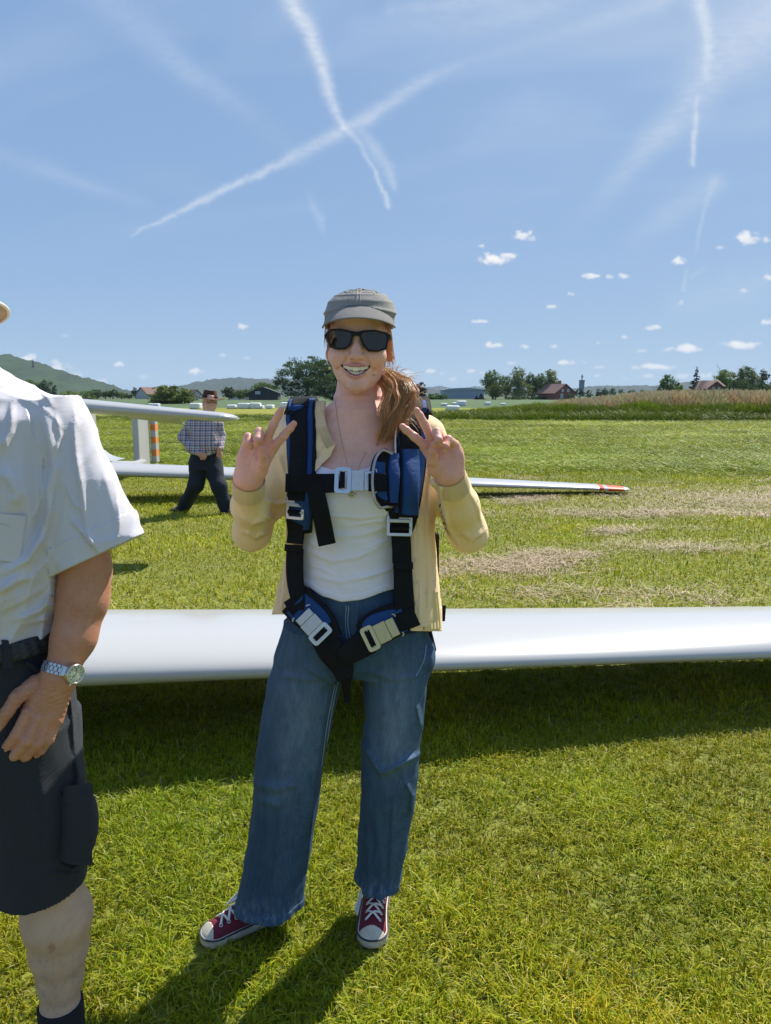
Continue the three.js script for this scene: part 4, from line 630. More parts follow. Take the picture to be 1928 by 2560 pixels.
const ears = [ell(V(-.0735, -.012, -.012), .008, .031, .019, -.45), ell(V(.0785, -.014, -.01), .009, .031, .019, .55)], earIn = [ell(V(-.080, -.008, -.006), .007, .02, .011, -.45), ell(V(.086, -.010, -.003), .0075, .02, .0115, .55)];
function headField(x, y, z, smile = true) {
  let d = headBase(x, y, z); if (d > .05) return d;
  d = smin(d, fCk1(x, y, z), .022); d = smin(d, fCk2(x, y, z), .022); d = smin(d, fChin(x, y, z), .014);
  if (z > .03) {
    d = smin(d, fNose(x, y, z), .012); d = smin(d, fAla1(x, y, z), .006); d = smin(d, fAla2(x, y, z), .006);
    d = smax(d, -(Math.hypot(Math.abs(x) - .0075, (y + .0345) * 1.3, z - .099) - .0038), .003);
    const fa = Math.min(foldA(x, y, z), foldB(x, y, z)); d += .0034 * Math.exp(-((fa / .0046) ** 2));
    if (smile) { d = smin(d, lipU(x, y, z), .005); d = smin(d, lipL(x, y, z), .005); d = smax(d, -fMouth(x, y, z), .002); } else { d = smin(d, Math.hypot((x) / 2.6, (y + .058) * 1.2, z - .088) - .008, .006); d += .002 * Math.exp(-(((y + .058) / .002) ** 2)) * (Math.abs(x) < .022 ? 1 : 0); }
    const ex = Math.abs(x) - .031; d += .006 * Math.exp(-(ex * ex / .0003 + (y - .006) ** 2 / .00012));
  }
  for (let i = 0; i < 2; i++) d = smin(d, smax(ears[i](x, y, z), -earIn[i](x, y, z), .004), .006);
  return d;
}
function frame(c, yaw, roll, pitch = 0, s = 1) { const m = new THREE.Matrix4().makeRotationFromEuler(new THREE.Euler(pitch, yaw, roll, 'YXZ')).scale(V(s, s, s)); m.setPosition(c); const e = m.clone().invert().elements; return { m, loc: (x, y, z) => [e[0] * x + e[4] * y + e[8] * z + e[12], e[1] * x + e[5] * y + e[9] * z + e[13], e[2] * x + e[6] * y + e[10] * z + e[14]] , s }; }
// hand: fingers as chains of [x, y, Z, r]
const J = (x, y, Z, r) => [at(x, y, Z), r];
function handField(wrist, fingers, palm, k = .0055) {
  const ch = fingers.map(f => chain(f.map(a => J(...a)), .004)), pm = palm.map(p => p.length === 2 ? cone(at(...p[0].slice(0, 3)), at(...p[1].slice(0, 3)), p[0][3], p[1][3]) : ell(at(p[0], p[1], p[2]), p[3], p[4], p[5], 0, p[6] ?? 0));
  return (x, y, z) => { let d = pm[0](x, y, z); for (let i = 1; i < pm.length; i++) d = smin(d, pm[i](x, y, z), .014); for (const c of ch) d = smin(d, c(x, y, z), k); return d; };
}
// a laced canvas shoe; own axes: x to the toe, y up, z to the left
function shoe(name, parent, pos, yaw, cols, laced) {
  const g = subgroup(name, parent); g.position.copy(parent.worldToLocal(pos.clone())); g.rotation.y = yaw;
  const foot = (x, z, o = 0) => { const t = clamp((x - .035) / .185), r = mix(.033, .041, t) + o, zc = .006 * Math.sin(t * 3.1); return Math.hypot(x - clamp(x, .035, .222), z - zc) - r; };
  const bulge = (x, y) => clamp((y - .02) / .05);
  part('sole', sdfMesh((x, y, z) => smax(foot(x, z, .003 + .0015 * Math.sin(y * 700) * (y > .006 && y < .024 ? .3 : 0)), Math.max(y - .027, .0 - y), .006), [-.02, -.01, -.06], [.29, .05, .06], .003), cols.sole, g);
  part('sole_stripe', sdfMesh((x, y, z) => Math.max(foot(x, z, .0046), -foot(x, z, -.004), Math.abs(y - .0245) - .0019), [-.02, .02, -.06], [.29, .036, .06], .0025), cols.stripe, g);
  const top = x => x > .13 ? mix(.078, .036, sstep(.13, .27, x)) + .006 * Math.sin(clamp((x - .2) / .07) * 3.14) : mix(.098, .078, sstep(.02, .13, x));
  const upper = (x, y, z) => { const s = clamp((y - .02) / (top(x) - .018)), d = foot(x, z, -.002 - .030 * s ** 2.6); return smax(d, y - top(x), .018); };
  part('upper', sdfMesh((x, y, z) => Math.max(upper(x, y, z), .018 - y, x - .238 - .35 * z * z / .05), [-.02, .01, -.06], [.26, .12, .06], .003), cols.upper, g);
  part('toe_cap', sdfMesh((x, y, z) => Math.max(upper(x, y, z) - .0022, .018 - y, .232 + .35 * z * z / .05 - x), [.17, .01, -.06], [.29, .08, .06], .0025), cols.cap, g);
  const topAt = x => { for (let y = .13; y > .02; y -= .0008) if (upper(x, y, 0) < 0) return y; return .03; };
  if (laced) {
    part('tongue', sdfMesh((x, y, z) => { const c = V(0, 0, 0); return Math.max(upper(x - .004, y - .004, z * 1.0) , Math.abs(z) - .017, x - .2, .07 - x, -(upper(x - .004, y - .004, z) + .006)); }, [.05, .03, -.03], [.22, .13, .03], .0022), cols.tongue, g);
    for (let i = 0; i < 5; i++) for (const s of [-1, 1]) {
      const x = .213 - i * .022, z = s * (.018 + i * .0012); let y = .13; while (upper(x, y, z) > 0 && y > .02) y -= .0008;
      const e = new THREE.TorusGeometry(.0042, .0016, 6, 12); e.rotateX(-Math.PI / 2 + s * .75); e.translate(x, y + .0015, z + s * .001); part('eyelet', e, cols.eyelet, g);
      if (i < 5) { const x2 = x - .022, z2 = -z, yt = topAt((x + x2) / 2) + .008; let y2 = .14; while (upper(x2, y2, z2) > 0 && y2 > .02) y2 -= .0008; part('lace', ribbonTube([V(x, y + .003, z), V((x + x2) / 2, yt + (s > 0 ? .003 : 0), 0), V(x2, y2 + .004, z2)], .0034, .0013), cols.lace, g); }
    }
    const yk = topAt(.1) + .012; for (const [a, b, c2] of laced) part('lace_loop', ribbonTube([V(.105, yk, 0), ...a.map(q => V(...q))], .0032, .0014), cols.lace, g);
  }
  return g;
}
function ribbonTube(pts, w, h) { const c = new THREE.CatmullRomCurve3(pts, false, 'centripetal'), n = Math.max(10, pts.length * 6), list = c.getPoints(n), g = rope(list, w, 8), P = g.attributes.position; for (let i = 0; i < P.count; i++) { const k = Math.floor(i / 8), cp = list[k]; P.setY(i, cp.y + (P.getY(i) - cp.y) * (h / w + .25)); } g.computeVertexNormals(); return g; }
// ------------------------------------------------------------------ the smiling woman
const woman = thing('person', 'smiling person in grey cap, dark sunglasses and yellow cardigan making two peace signs', 'person', [-.08, 0, -1.88]);
const wHead = frame(at(896, 860, 1.875), -.015, 0, .07, 1.0);
const ZT = 1.90;
const torso = stack([[1000, 845, 948, 1.92, .055], [1022, 805, 984, 1.92, .066], [1044, 760, 1026, 1.92, .074], [1070, 728, 1056, 1.915, .084], [1120, 712, 1066, 1.91, .10], [1180, 722, 1054, 1.90, .118], [1240, 734, 1036, 1.90, .124], [1320, 742, 1022, 1.90, .112], [1400, 740, 1022, 1.90, .104], [1480, 726, 1040, 1.90, .108], [1560, 712, 1060, 1.90, .118], [1640, 708, 1068, 1.90, .118]]);
const bust1 = ell(at(815, 1235, 1.815), .062, .058, .045), bust2 = ell(at(955, 1235, 1.815), .062, .058, .045);
const bodyCore = (x, y, z, o = 0) => { let d = torso(x, y, z, o); d = smin(d, bust1(x, y, z) - o, .05); return smin(d, bust2(x, y, z) - o, .05); };
const neckF = chain([[at(897, 905, 1.915), .0455], [at(897, 960, 1.918), .047], [at(897, 1005, 1.92), .052], [at(896, 1035, 1.915), .075]], .03);
const clav = [cone(at(880, 1052, 1.853), at(800, 1058, 1.875), .006, .005), cone(at(915, 1052, 1.853), at(995, 1058, 1.875), .006, .005)];
const headW = (x, y, z) => { const [a, b, c] = wHead.loc(x, y, z); return headField(a, b, c); };
const upperSkin = (x, y, z) => { let d = smin(bodyCore(x, y, z), neckF(x, y, z), .03); d = smin(d, clav[0](x, y, z), .02); d = smin(d, clav[1](x, y, z), .02); return smin(d, headW(x, y, z), .014); };
const skinBase = [.82, .475, .375];
const nearPt = (x, y, z, p, r) => Math.exp(-((x - p.x) ** 2 + (y - p.y) ** 2 + (z - p.z) ** 2) / (r * r));
function womanSkin(x, y, z) {
  let c = skinBase.slice(); const n = fbm(x * 40, y * 40, z * 40, 3); c = [c[0] * (1 + .08 * n), c[1] * (1 + .16 * n), c[2] * (1 + .18 * n)];
  const [a, b, e] = wHead.loc(x, y, z);
  if (b > -.13 && e > -.1) {
    const lip = Math.min(lipU(a, b, e), lipL(a, b, e)); if (e > .06 && lip < .0035) c = C3([.66, .29, .27], c, sstep(.0012, .0035, lip));
    if (e > .03 && fMouth(a, b, e) < .0012) c = [.20, .06, .055];
    const bl = Math.exp(-(((Math.abs(a) - .04) / .02) ** 2 + ((b + .028) / .018) ** 2)) + .7 * Math.exp(-((a / .014) ** 2 + ((b + .025) / .014) ** 2)) * (e > .08 ? 1 : 0) + .55 * Math.exp(-((a / .03) ** 2 + ((b + .1) / .016) ** 2)); if (e > .03) c = C3(c, [.63, .30, .25], .42 * clamp(bl));
    if (Math.abs(a) > .071 && b > -.06 && b < .03) c = C3(c, [.74, .36, .27], .5);
    if (Math.hypot(a - .041, b + .0735) < .0022 && e > .04) c = [.25, .12, .09];
  } else if (y < at(0, 1000, 1.9).y && z > -1.86) { const fr = clamp(fbm(x * 90, y * 90, 4, 2) * 2.2 - .35); c = C3(c, [.56, .27, .20], .35 * fr); }
  return c;
}
// hands held up in peace signs; [x, y, Z, radius] joints read off the photograph
const lHand = { wrist: [622, 1196, 1.665, .026], f: [
  [[688, 1113, 1.645, .0098], [710, 1089, 1.637, .0092], [726, 1070, 1.632, .0082], [735, 1059, 1.63, .0070]],
  [[667, 1099, 1.645, .0100], [684, 1061, 1.637, .0094], [696, 1038, 1.632, .0084], [703, 1025, 1.63, .0071]],
  [[644, 1101, 1.652, .0100], [648, 1080, 1.615, .0098], [645, 1099, 1.596, .0086], [642, 1111, 1.604, .0070]],
  [[617, 1110, 1.656, .0092], [620, 1092, 1.625, .0088], [624, 1108, 1.609, .0075], [628, 1118, 1.615, .0060]],
  [[648, 1182, 1.655, .0150], [658, 1157, 1.628, .0125], [656, 1136, 1.610, .0098], [654, 1120, 1.604, .0082]]],
  p: [[[622, 1196, 1.665, .025], [685, 1116, 1.652, .0125]], [[622, 1196, 1.665, .025], [665, 1104, 1.652, .013]], [[618, 1196, 1.667, .024], [642, 1106, 1.656, .0125]], [[614, 1194, 1.668, .022], [617, 1113, 1.660, .012]], [650, 1168, 1.645, .017, .024, .015, .25], [608, 1158, 1.655, .014, .028, .013]] };
const rHand = { wrist: [1122, 1183, 1.665, .026], f: [
  [[1061, 1113, 1.645, .0098], [1036, 1092, 1.637, .0092], [1017, 1076, 1.632, .0082], [1006, 1066, 1.63, .0070]],
  [[1079, 1097, 1.645, .0100], [1062, 1061, 1.637, .0094], [1049, 1038, 1.632, .0084], [1042, 1026, 1.63, .0071]],
  [[1107, 1098, 1.652, .0100], [1092, 1080, 1.615, .0098], [1097, 1099, 1.596, .0086], [1101, 1111, 1.604, .0070]],
  [[1137, 1110, 1.656, .0092], [1121, 1098, 1.622, .0088], [1114, 1116, 1.606, .0075], [1110, 1128, 1.612, .0060]],
  [[1088, 1176, 1.655, .0150], [1081, 1150, 1.628, .0125], [1083, 1128, 1.610, .0098], [1085, 1112, 1.604, .0082]]],
  p: [[[1122, 1183, 1.665, .025], [1063, 1117, 1.652, .0125]], [[1122, 1183, 1.665, .025], [1082, 1103, 1.652, .013]], [[1126, 1183, 1.667, .024], [1108, 1104, 1.656, .0125]], [[1130, 1181, 1.668, .022], [1137, 1115, 1.660, .012]], [1090, 1162, 1.645, .017, .024, .015, -.25], [1146, 1150, 1.655, .014, .028, .013]] };
const armL = { s: [at(722, 1092, 1.905), .054], e: [at(630, 1331, 1.88), .0435], w: [at(622, 1200, 1.672), .033] }, armR = { s: [at(1064, 1092, 1.905), .054], e: [at(1170, 1333, 1.88), .0445], w: [at(1124, 1188, 1.672), .033] };
{
  const parts = [sdfMesh(upperSkin, at(700, 1300, 1.9).toArray().map((v, i) => i === 2 ? -2.06 : v), [.17, 1.70, -1.72], .0032, { color: womanSkin, uv: (x, y, z) => [x + z * .3, y] })];
  const palmL = creases([[[643, 1126], [628, 1148], [622, 1176], 2.8, -.0013], [[646, 1140], [648, 1158], [657, 1172], 2.2, -.0014], [[612, 1124], [640, 1120], [664, 1112], 2.2, -.0012], [[1095, 1134], [1114, 1149], [1131, 1166], 2.8, -.0013], [[1097, 1137], [1097, 1155], [1089, 1170], 2.2, -.0014], [[1072, 1120], [1100, 1122], [1136, 1126], 2.2, -.0012], [[704, 1078], [716, 1090], 2, -.0012], [[720, 1062], [732, 1072], 2, -.001], [[676, 1056], [694, 1062], 2, -.0012], [[1022, 1070], [1010, 1080], 2, -.001], [[1042, 1084], [1030, 1098], 2, -.0012], [[1070, 1056], [1054, 1066], 2, -.0012]]);
  for (const [h, arm] of [[lHand, armL], [rHand, armR]]) {
    const palm = handField(h.wrist, h.f, h.p), fore = cone(arm.e[0], at(...h.wrist), .034, .0255), f = (x, y, z) => { const d = smin(palm(x, y, z), fore(x, y, z), .02); if (d > .012) return d; const [X, Y] = proj(x, y, z); return d - palmL(X, Y) - .0004 * noise(x * 160, y * 160, z * 160); };
    const tips = h.f.map(q => at(...q[3])), nails = [2, 3].map(i => at(h.f[i][3][0] + (i === 2 ? 0 : 0), h.f[i][3][1] - 1, h.f[i][3][2] - .008));
    const pts = [arm.e[0], at(...h.wrist), ...tips, at(h.wrist[0], 1060, 1.6)];
    parts.push(sdfMesh(f, ...sdfBounds(pts, .03), .0021, { color: (x, y, z) => { let c = [.82, .44, .345]; const n = fbm(x * 60, y * 60, z * 60, 3); let red = .25 + .3 * n; for (const t of tips) red += .5 * nearPt(x, y, z, t, .02); c = C3(c, [.72, .31, .235], clamp(red)); for (const t of nails) if (nearPt(x, y, z, t, .006) > .5) c = [.74, .46, .40]; return c; } }));
  }
  wpart('body', merge(parts), skin, woman);
  // teeth
  const tm = mat(lin(.88, .80, .66), .3, { clearcoat: .5 });
  const teeth = subgroup('teeth', woman); teeth.applyMatrix4(new THREE.Matrix4().copy(woman.matrixWorld).invert().multiply(wHead.m));
  for (let i = -6; i < 6; i++) { const k = i + .5, x = k * .0061 * (1 - .006 * k * k), z = .0922 - 13 * x * x, w = [.0074, .0066, .0062, .0058, .0054, .005][Math.floor(Math.abs(k))] - .0007, h = .0125 - .0008 * Math.abs(k) - (Math.floor(Math.abs(k)) === 1 ? .001 : 0), ty = mTop(x) - .035 * x + .002; part('tooth', new RoundedBoxGeometry(w, h, .005, 2, .0017).rotateY(k * .19).translate(x - .0022, ty - h / 2, z), tm, teeth); if (Math.abs(k) < 5) part('tooth', new RoundedBoxGeometry(w * .74, .007, .004, 2, .0013).rotateY(k * .17).translate(x * .76 - .0022, -.0678 - .035 * x + 8 * x * x, z - .003), tm, teeth); }
}
// tank top
const tankFold = creases([[[800, 1290], [850, 1292], [905, 1297], [965, 1288], 5, .006], [[795, 1328], [850, 1345], [915, 1336], [985, 1312], 7, .006], [[772, 1378], [830, 1404], [895, 1393], [980, 1352], 8, .007], [[768, 1434], [850, 1456], [930, 1440], [985, 1418], 8, .006], [[875, 1316], [940, 1304], [985, 1306], 4, .005], [[768, 1355], [812, 1376], 5, .005], [[900, 1448], [985, 1424], 4, .004], [[790, 1270], [850, 1262], 6, .003], [[800, 1420], [840, 1440], 5, .004], [[910, 1375], [980, 1345], 4, .004], [[770, 1410], [820, 1432], 4, .003], [[850, 1400], [858, 1480], 12, .003]]);
const neckline = [[760, 1140], [804, 1166], [829, 1174], [871, 1182], [915, 1172], [950, 1150], [1000, 1120]], hemTank = [[740, 1452], [766, 1467], [812, 1493], [854, 1505], [896, 1501], [982, 1474], [1040, 1450]];
const tank = (x, y, z) => { let d = bodyCore(x, y, z, .0065); if (d > .04) return d; const [X, Y] = proj(x, y, z); if (z > -1.92) d -= .55 * tankFold(X, Y) + .0016 * fbm(x * 30, y * 60, 3, 3); const hem = lerpTable(hemTank, X)[0]; if (z > -1.92) d -= .0018 * sstep(18, 14, hem - Y) ; return smax(d, Math.max(lerpTable(neckline, X)[0] - Y, Y - hem) * .001, .004); };
wpart('tank_top', sdfMesh(tank, [-.30, .93, -2.06], [.16, 1.4, -1.74], .0032), jersey, woman);

// cardigan: torso and sleeves in one shell, open at the front
const cardT = stack([[982, 812, 978, 1.925, .074], [1002, 786, 1004, 1.925, .080], [1022, 752, 1036, 1.92, .084], [1040, 728, 1058, 1.92, .09], [1062, 710, 1078, 1.915, .10], [1120, 702, 1080, 1.91, .118], [1180, 708, 1076, 1.905, .135], [1240, 716, 1074, 1.905, .142], [1320, 718, 1082, 1.905, .134], [1400, 716, 1092, 1.905, .134], [1480, 694, 1100, 1.905, .142], [1540, 682, 1104, 1.905, .148], [1600, 678, 1106, 1.905, .15]]);
const slL = chain([armL.s, [at(672, 1220, 1.90), .050], armL.e, [at(625, 1265, 1.78), .0405], armL.w], .03), slR = chain([armR.s, [at(1122, 1220, 1.90), .050], armR.e, [at(1148, 1262, 1.78), .0415], armR.w], .03);
const cutL = armL.w[0].clone().sub(at(625, 1265, 1.78)).normalize().lerp(V(.10, .5, .2), .45).normalize(), cutR = armR.w[0].clone().sub(at(1148, 1262, 1.78)).normalize().lerp(V(-.2, .5, .2), .45).normalize();
const openL = [[985, 815], [1001, 814], [1035, 812], [1072, 820], [1098, 832], [1110, 840], [1135, 830], [1169, 800], [1185, 784], [1230, 758], [1600, 746]], openR = [[985, 945], [1040, 985], [1100, 1005], [1200, 1012], [1400, 1018], [1600, 1026]];
const cardFold = creases([[[1075, 1180], [1070, 1300], [1075, 1450], [1070, 1560], 12, .008], [[1040, 1230], [1052, 1400], [1050, 1550], 10, .006], [[712, 1400], [705, 1480], [698, 1540], 8, .006], [[612, 1330], [640, 1345], [672, 1330], 7, .005], [[598, 1290], [630, 1312], [668, 1300], 7, .004], [[668, 1250], [690, 1262], [722, 1258], 6, .004], [[660, 1290], [690, 1300], [712, 1280], 6, .004], [[1108, 1260], [1118, 1320], [1150, 1368], 7, .005], [[1100, 1200], [1106, 1280], [1128, 1340], 6, .004], [[1150, 1330], [1180, 1350], [1210, 1330], 8, .004], [[1175, 1230], [1195, 1270], [1205, 1310], 8, .003], [[690, 1130], [705, 1170], [716, 1215], 7, .004], [[1085, 1120], [1078, 1170], [1080, 1220], 7, .004]]);
function cardOuter(x, y, z) {
  let d = Math.min(cardT(x, y, z), smin(bodyCore(x, y, z), neckF(x, y, z), .03) - .0115), a = slL(x, y, z), b = slR(x, y, z);
  const c1 = (x - armL.w[0].x) * cutL.x + (y - armL.w[0].y) * cutL.y + (z - armL.w[0].z) * cutL.z, c2 = (x - armR.w[0].x) * cutR.x + (y - armR.w[0].y) * cutR.y + (z - armR.w[0].z) * cutR.z;
  if (a < .05) a -= .0022 * sstep(-.052, -.046, c1); if (b < .05) b -= .0022 * sstep(-.052, -.046, c2);
  return [smin(smin(d, a, .035), b, .035), Math.max(a < b ? c1 : -1, b < a ? c2 : -1), d];
}
const foldy = (x, y, z) => { const [X, Y] = proj(x, y, z); return z > -1.92 ? 1.4 * cardFold(X, Y) + .0045 * fbm(x * 14, y * 7, z * 10, 3) : .004 * fbm(x * 12, y * 6, z * 8, 3); };
const card = (x, y, z) => {
  let [o, cut] = cardOuter(x, y, z); if (o > .04) return o; o -= foldy(x, y, z);
  const [X, Y] = proj(x, y, z), l = lerpTable(openL, Y)[0], r = lerpTable(openR, Y)[0], op = Math.min(X - l, r - X) * .001;
  const hem = mix(1536, 1578, sstep(720, 1060, X)) + (z < -1.9 ? -20 : 0); o -= .002 * sstep(62, 58, hem - Y) * (Math.abs(X - 890) < 215 && Y > 1400 ? 1 : 0); if (z > -1.9 && Y < 1180 && X < 890) o -= .002 * sstep(31, 28, Math.abs(X - l));
  if (z > -1.9 && X > 960 && Y > 1150) o -= .002 * sstep(32, 29, Math.abs(X - r));
  let d = Math.max(o, -(o + .0065)); d = smax(d, Math.min(op, z + 1.885), .004); d = Math.max(d, cut);
  return Math.max(d, Y > 1420 ? (Y - hem) * .001 : -1, y - at(890, 990, 1.9).y);
};
wpart('cardigan', sdfMesh(card, [-.46, .86, -2.09], [.36, 1.46, -1.60], .0036, { slack: 1.7 }), knit, woman);
for (const [X, Y] of [[1031, 1400], [1036, 1455], [1040, 1508], [1044, 1561]]) { const m = frameAt((x, y, z) => cardOuter(x, y, z)[0] - foldy(x, y, z), X + 3, Y, 0, .0058); const g = new THREE.CylinderGeometry(.0062, .0062, .003, 20).rotateX(Math.PI / 2); g.applyMatrix4(m); wpart('button', g, mat(lin(.72, .58, .33), .35), woman); }
// ribbed cuffs, waistband and collar band lie on the knit
const cardSolid = (x, y, z) => { const q = cardOuter(x, y, z); return q[0] - foldy(x, y, z); };
for (const [arm, cut] of [[armL, cutL], [armR, cutR]]) {
  const u = V(1, 0, 0).addScaledVector(cut, -cut.x).normalize(), w = cut.clone().cross(u); wpart('cuff', grid(96, 10, (a, v) => { const t = a * 6.2832, k = 1 + .022 * Math.sin(a * 46 * 6.2832), c = arm.w[0].clone().addScaledVector(cut, -.050 + v * .053), r = (.0375 - .001 * v + .0012 * Math.sin(v * 3.1)) * k; return V(c.x + (u.x * Math.cos(t) + w.x * Math.sin(t)) * r, c.y + (u.y * Math.cos(t) + w.y * Math.sin(t)) * r, c.z + (u.z * Math.cos(t) + w.z * Math.sin(t)) * r); }, true), knit, woman);
}
{
  const col = (l, w, o = {}) => band(cardSolid, l.map(([x, y]) => [x, y, w]), .001, .003, { near: 1.6, smooth: 1, ...o });
  const ribC = mat(lin(.92, .68, .41), .95, { bumpMap: rep(ribV, 1, 22), bumpScale: .0022 });
  wpart('collar_band', col([[802, 1004], [800, 1036], [807, 1072], [818, 1098], [828, 1116]], 12), ribC, woman);
  wpart('button_band', col([[1040, 1240], [1044, 1330], [1042, 1400], [1046, 1480], [1050, 1566]], 16, { smooth: 3 }), knit, woman);
  wpart('hem_band', col([[1072, 1482], [1076, 1520], [1080, 1572]], 22, { smooth: 3 }), rib, woman);
}
// jeans
const pelvis = stack([[1440, 742, 1028, 1.90, .102], [1490, 730, 1044, 1.90, .11], [1560, 716, 1058, 1.90, .118], [1600, 706, 1066, 1.90, .12], [1640, 698, 1068, 1.90, .112], [1668, 708, 1062, 1.90, .09]]);
const legL = stack([[1560, 714, 880, 1.895, .102], [1640, 690, 868, 1.89, .098], [1715, 668, 852, 1.885, .095], [1800, 653, 833, 1.88, .09], [1885, 643, 814, 1.875, .088], [1940, 637, 806, 1.87, .087], [1991, 632, 800, 1.875, .087], [2097, 620, 783, 1.885, .088], [2182, 604, 764, 1.89, .094], [2222, 593, 759, 1.89, .098], [2252, 587, 757, 1.885, .102]]);
const legR = stack([[1560, 892, 1066, 1.90, .102], [1640, 894, 1073, 1.90, .098], [1681, 901, 1074, 1.895, .097], [1715, 906, 1068, 1.89, .093], [1800, 914, 1058, 1.885, .086], [1864, 906, 1050, 1.88, .083], [1927, 902, 1047, 1.885, .08], [2034, 900, 1031, 1.91, .078], [2100, 897, 1022, 1.92, .076], [2160, 894, 1010, 1.935, .08], [2198, 890, 1003, 1.935, .086]]);
const pocket = ell(at(1070, 1635, 1.90), .018, .04, .06);
const jeanFold = creases([[[905, 1862], [930, 1905], [955, 1936], 7, .009], [[955, 1936], [1000, 1915], [1044, 1890], 8, .010], [[905, 1800], [925, 1860], [945, 1925], 10, .004], [[820, 1730], [806, 1850], [792, 1960], [778, 2080], [766, 2180], 2.5, .003], [[664, 2010], [646, 2120], [630, 2230], 9, .005], [[700, 2040], [690, 2160], [668, 2270], 8, .005], [[740, 2080], [735, 2180], [725, 2290], 10, .004], [[640, 1960], [690, 1975], [750, 1960], 12, .005], [[650, 2000], [700, 2020], 10, .004], [[935, 2010], [945, 2100], [930, 2200], 9, .004], [[985, 1990], [980, 2100], [975, 2200], 9, .005], [[1010, 1950], [1030, 1990], [1026, 2040], 6, .005], [[760, 1665], [800, 1690], [838, 1712], 9, .004], [[700, 1690], [770, 1700], [830, 1690], 9, .003], [[930, 1680], [980, 1700], [1050, 1690], 9, .003], [[1040, 1760], [1052, 1820], 5, .004], [[868, 1510], [866, 1560], [874, 1610], 2.5, .004], [[893, 1510], [892, 1560], [880, 1612], 5, .005], [[830, 1560], [850, 1575], 5, .004], [[880, 1585], [910, 1580], 5, .003]]);
const jeans = (x, y, z) => {
  const a = legL(x, y, z), b = legR(x, y, z), p = pelvis(x, y, z); let d = smin(a, b, .006); d = smin(d, p, .03); d = smin(d, pocket(x, y, z), .02); if (d > .04) return d; const [X, Y] = proj(x, y, z);
  if (z > -1.93) d -= 1.5 * jeanFold(X, Y); d -= .006 * fbm(x * 18, y * 6.5, z * 14, 3) + .004 * Math.sin(Math.atan2(z + 1.88, x - (X < 850 ? -.30 : -.02)) * 5 + y * 7) * sstep(2000, 2250, Y) - .0;
  const hemY = X < 850 ? legL.y0 : legR.y0, k = y - hemY; d -= .0022 * sstep(.021, .019, k) + .0012 * noise(x * 70, y * 30, z * 70) * sstep(.05, .0, k);
  return Math.max(d, -k);
};
wpart('jeans', sdfMesh(jeans, [-.42, .03, -2.06], [.16, 1.05, -1.74], .0038, {
  color: (x, y, z) => { const [X, Y] = proj(x, y, z); const g = (cx, cy, rx, ry) => Math.exp(-(((X - cx) / rx) ** 2 + ((Y - cy) / ry) ** 2)); let f = z > -1.93 ? .75 * g(745, 1800, 60, 160) + .8 * g(985, 1790, 50, 130) + .25 * g(990, 1880, 40, 60) + .3 * g(690, 1990, 40, 40) : 0; f = clamp(f * (.75 + .8 * fbm(x * 40, y * 9, z * 30, 3)) + .18 * fbm(x * 50, y * 6, z * 50, 3) + .08); if (Y > 2195) f += .35 * sstep(.0, .3, noise(x * 140, y * 25, z * 140)) * sstep(2230, 2280, Y + (X > 850 ? 55 : 0)); return C3([.045, .090, .165], [.185, .265, .36], clamp(f)); },
  uv: (x, y, z) => [x + z * .8, y] }), denim, woman);
// stitched seams
{
  const thread = mat(lin(.30, .36, .44), .9);
  for (const l of [[[845, 1705], [836, 1748], [826, 1800], [818, 1860], [809, 1930], [802, 2000], [795, 2070], [786, 2150], [777, 2230]], [[838, 1712], [829, 1756], [819, 1806], [811, 1866], [802, 1936], [795, 2004], [788, 2074], [779, 2154], [770, 2234]], [[596, 2268], [640, 2288], [700, 2290], [748, 2276]], [[894, 2208], [940, 2226], [996, 2212]], [[1066, 1612], [1060, 1650], [1040, 1690]], [[866, 1515], [864, 1560], [870, 1600], [880, 1618]], [[872, 1515], [870, 1560], [876, 1598]]]) { const pts = new THREE.CatmullRomCurve3(l.map(p => V(p[0], p[1], 0))).getPoints(60).map(p => trace(jeans, p.x, p.y, 1.4, 2.1)).filter(Boolean).map(p => p.add(V(0, 0, .0008))); if (pts.length > 3) wpart('seam', rope(pts, .0012, 5), thread, woman); }
}
// shoes
{
  const canvas = mat(lin(.15, .014, .032), .9, { bumpMap: rep(weaveB, 12), bumpScale: .001 }), dirt = dataTex(128, (u, v) => { const k = .72 + .35 * n1(u, v) * n2t(u, v) + .12 * n2t(u, v); return [k, k * .97, k * .9]; }), rubber = mat(lin(.64, .60, .53), .6, { map: rep(dirt, 6) });
  const cols = { sole: rubber, stripe: mat(lin(.03, .035, .06), .6), upper: canvas, cap: rubber, tongue: canvas, eyelet: mat(lin(.75, .75, .75), .3, { metalness: 1 }), lace: mat(lin(.78, .76, .74), .9) };
  const tl = onPlane(500, 2352, .015), tr = onPlane(927, 2366, .015);
  const yl = Math.PI - .45 + Math.PI * 0 , L = .268;
  const dl = V(-.86, 0, .51).normalize(), dr = V(-.10, 0, 1).normalize(), hl = tl.clone().addScaledVector(dl, -L), hr = tr.clone().addScaledVector(dr, -L); hl.y = hr.y = .004;
  shoe('shoe', woman, hl, Math.atan2(-dl.z, dl.x), cols, [[[[.13, .108, .012], [.152, .088, .030], [.178, .058, .040]]], [[[.13, .12, -.01], [.17, .115, -.02], [.18, .1, -.01], [.14, .105, -.005]]], [[[.12, .11, .02], [.14, .09, .036], [.16, .06, .044]]]]);
  shoe('shoe', woman, hr, Math.atan2(-dr.z, dr.x), cols, [[[[.12, .115, -.015], [.142, .098, -.032], [.13, .085, -.04], [.11, .10, -.02]]], [[[.12, .112, .022], [.14, .088, .038], [.16, .05, .046], [.175, .03, .05]]], [[[.11, .108, .026], [.13, .08, .044], [.15, .05, .052], [.165, .035, .056], [.15, .05, .056]]]]);
}
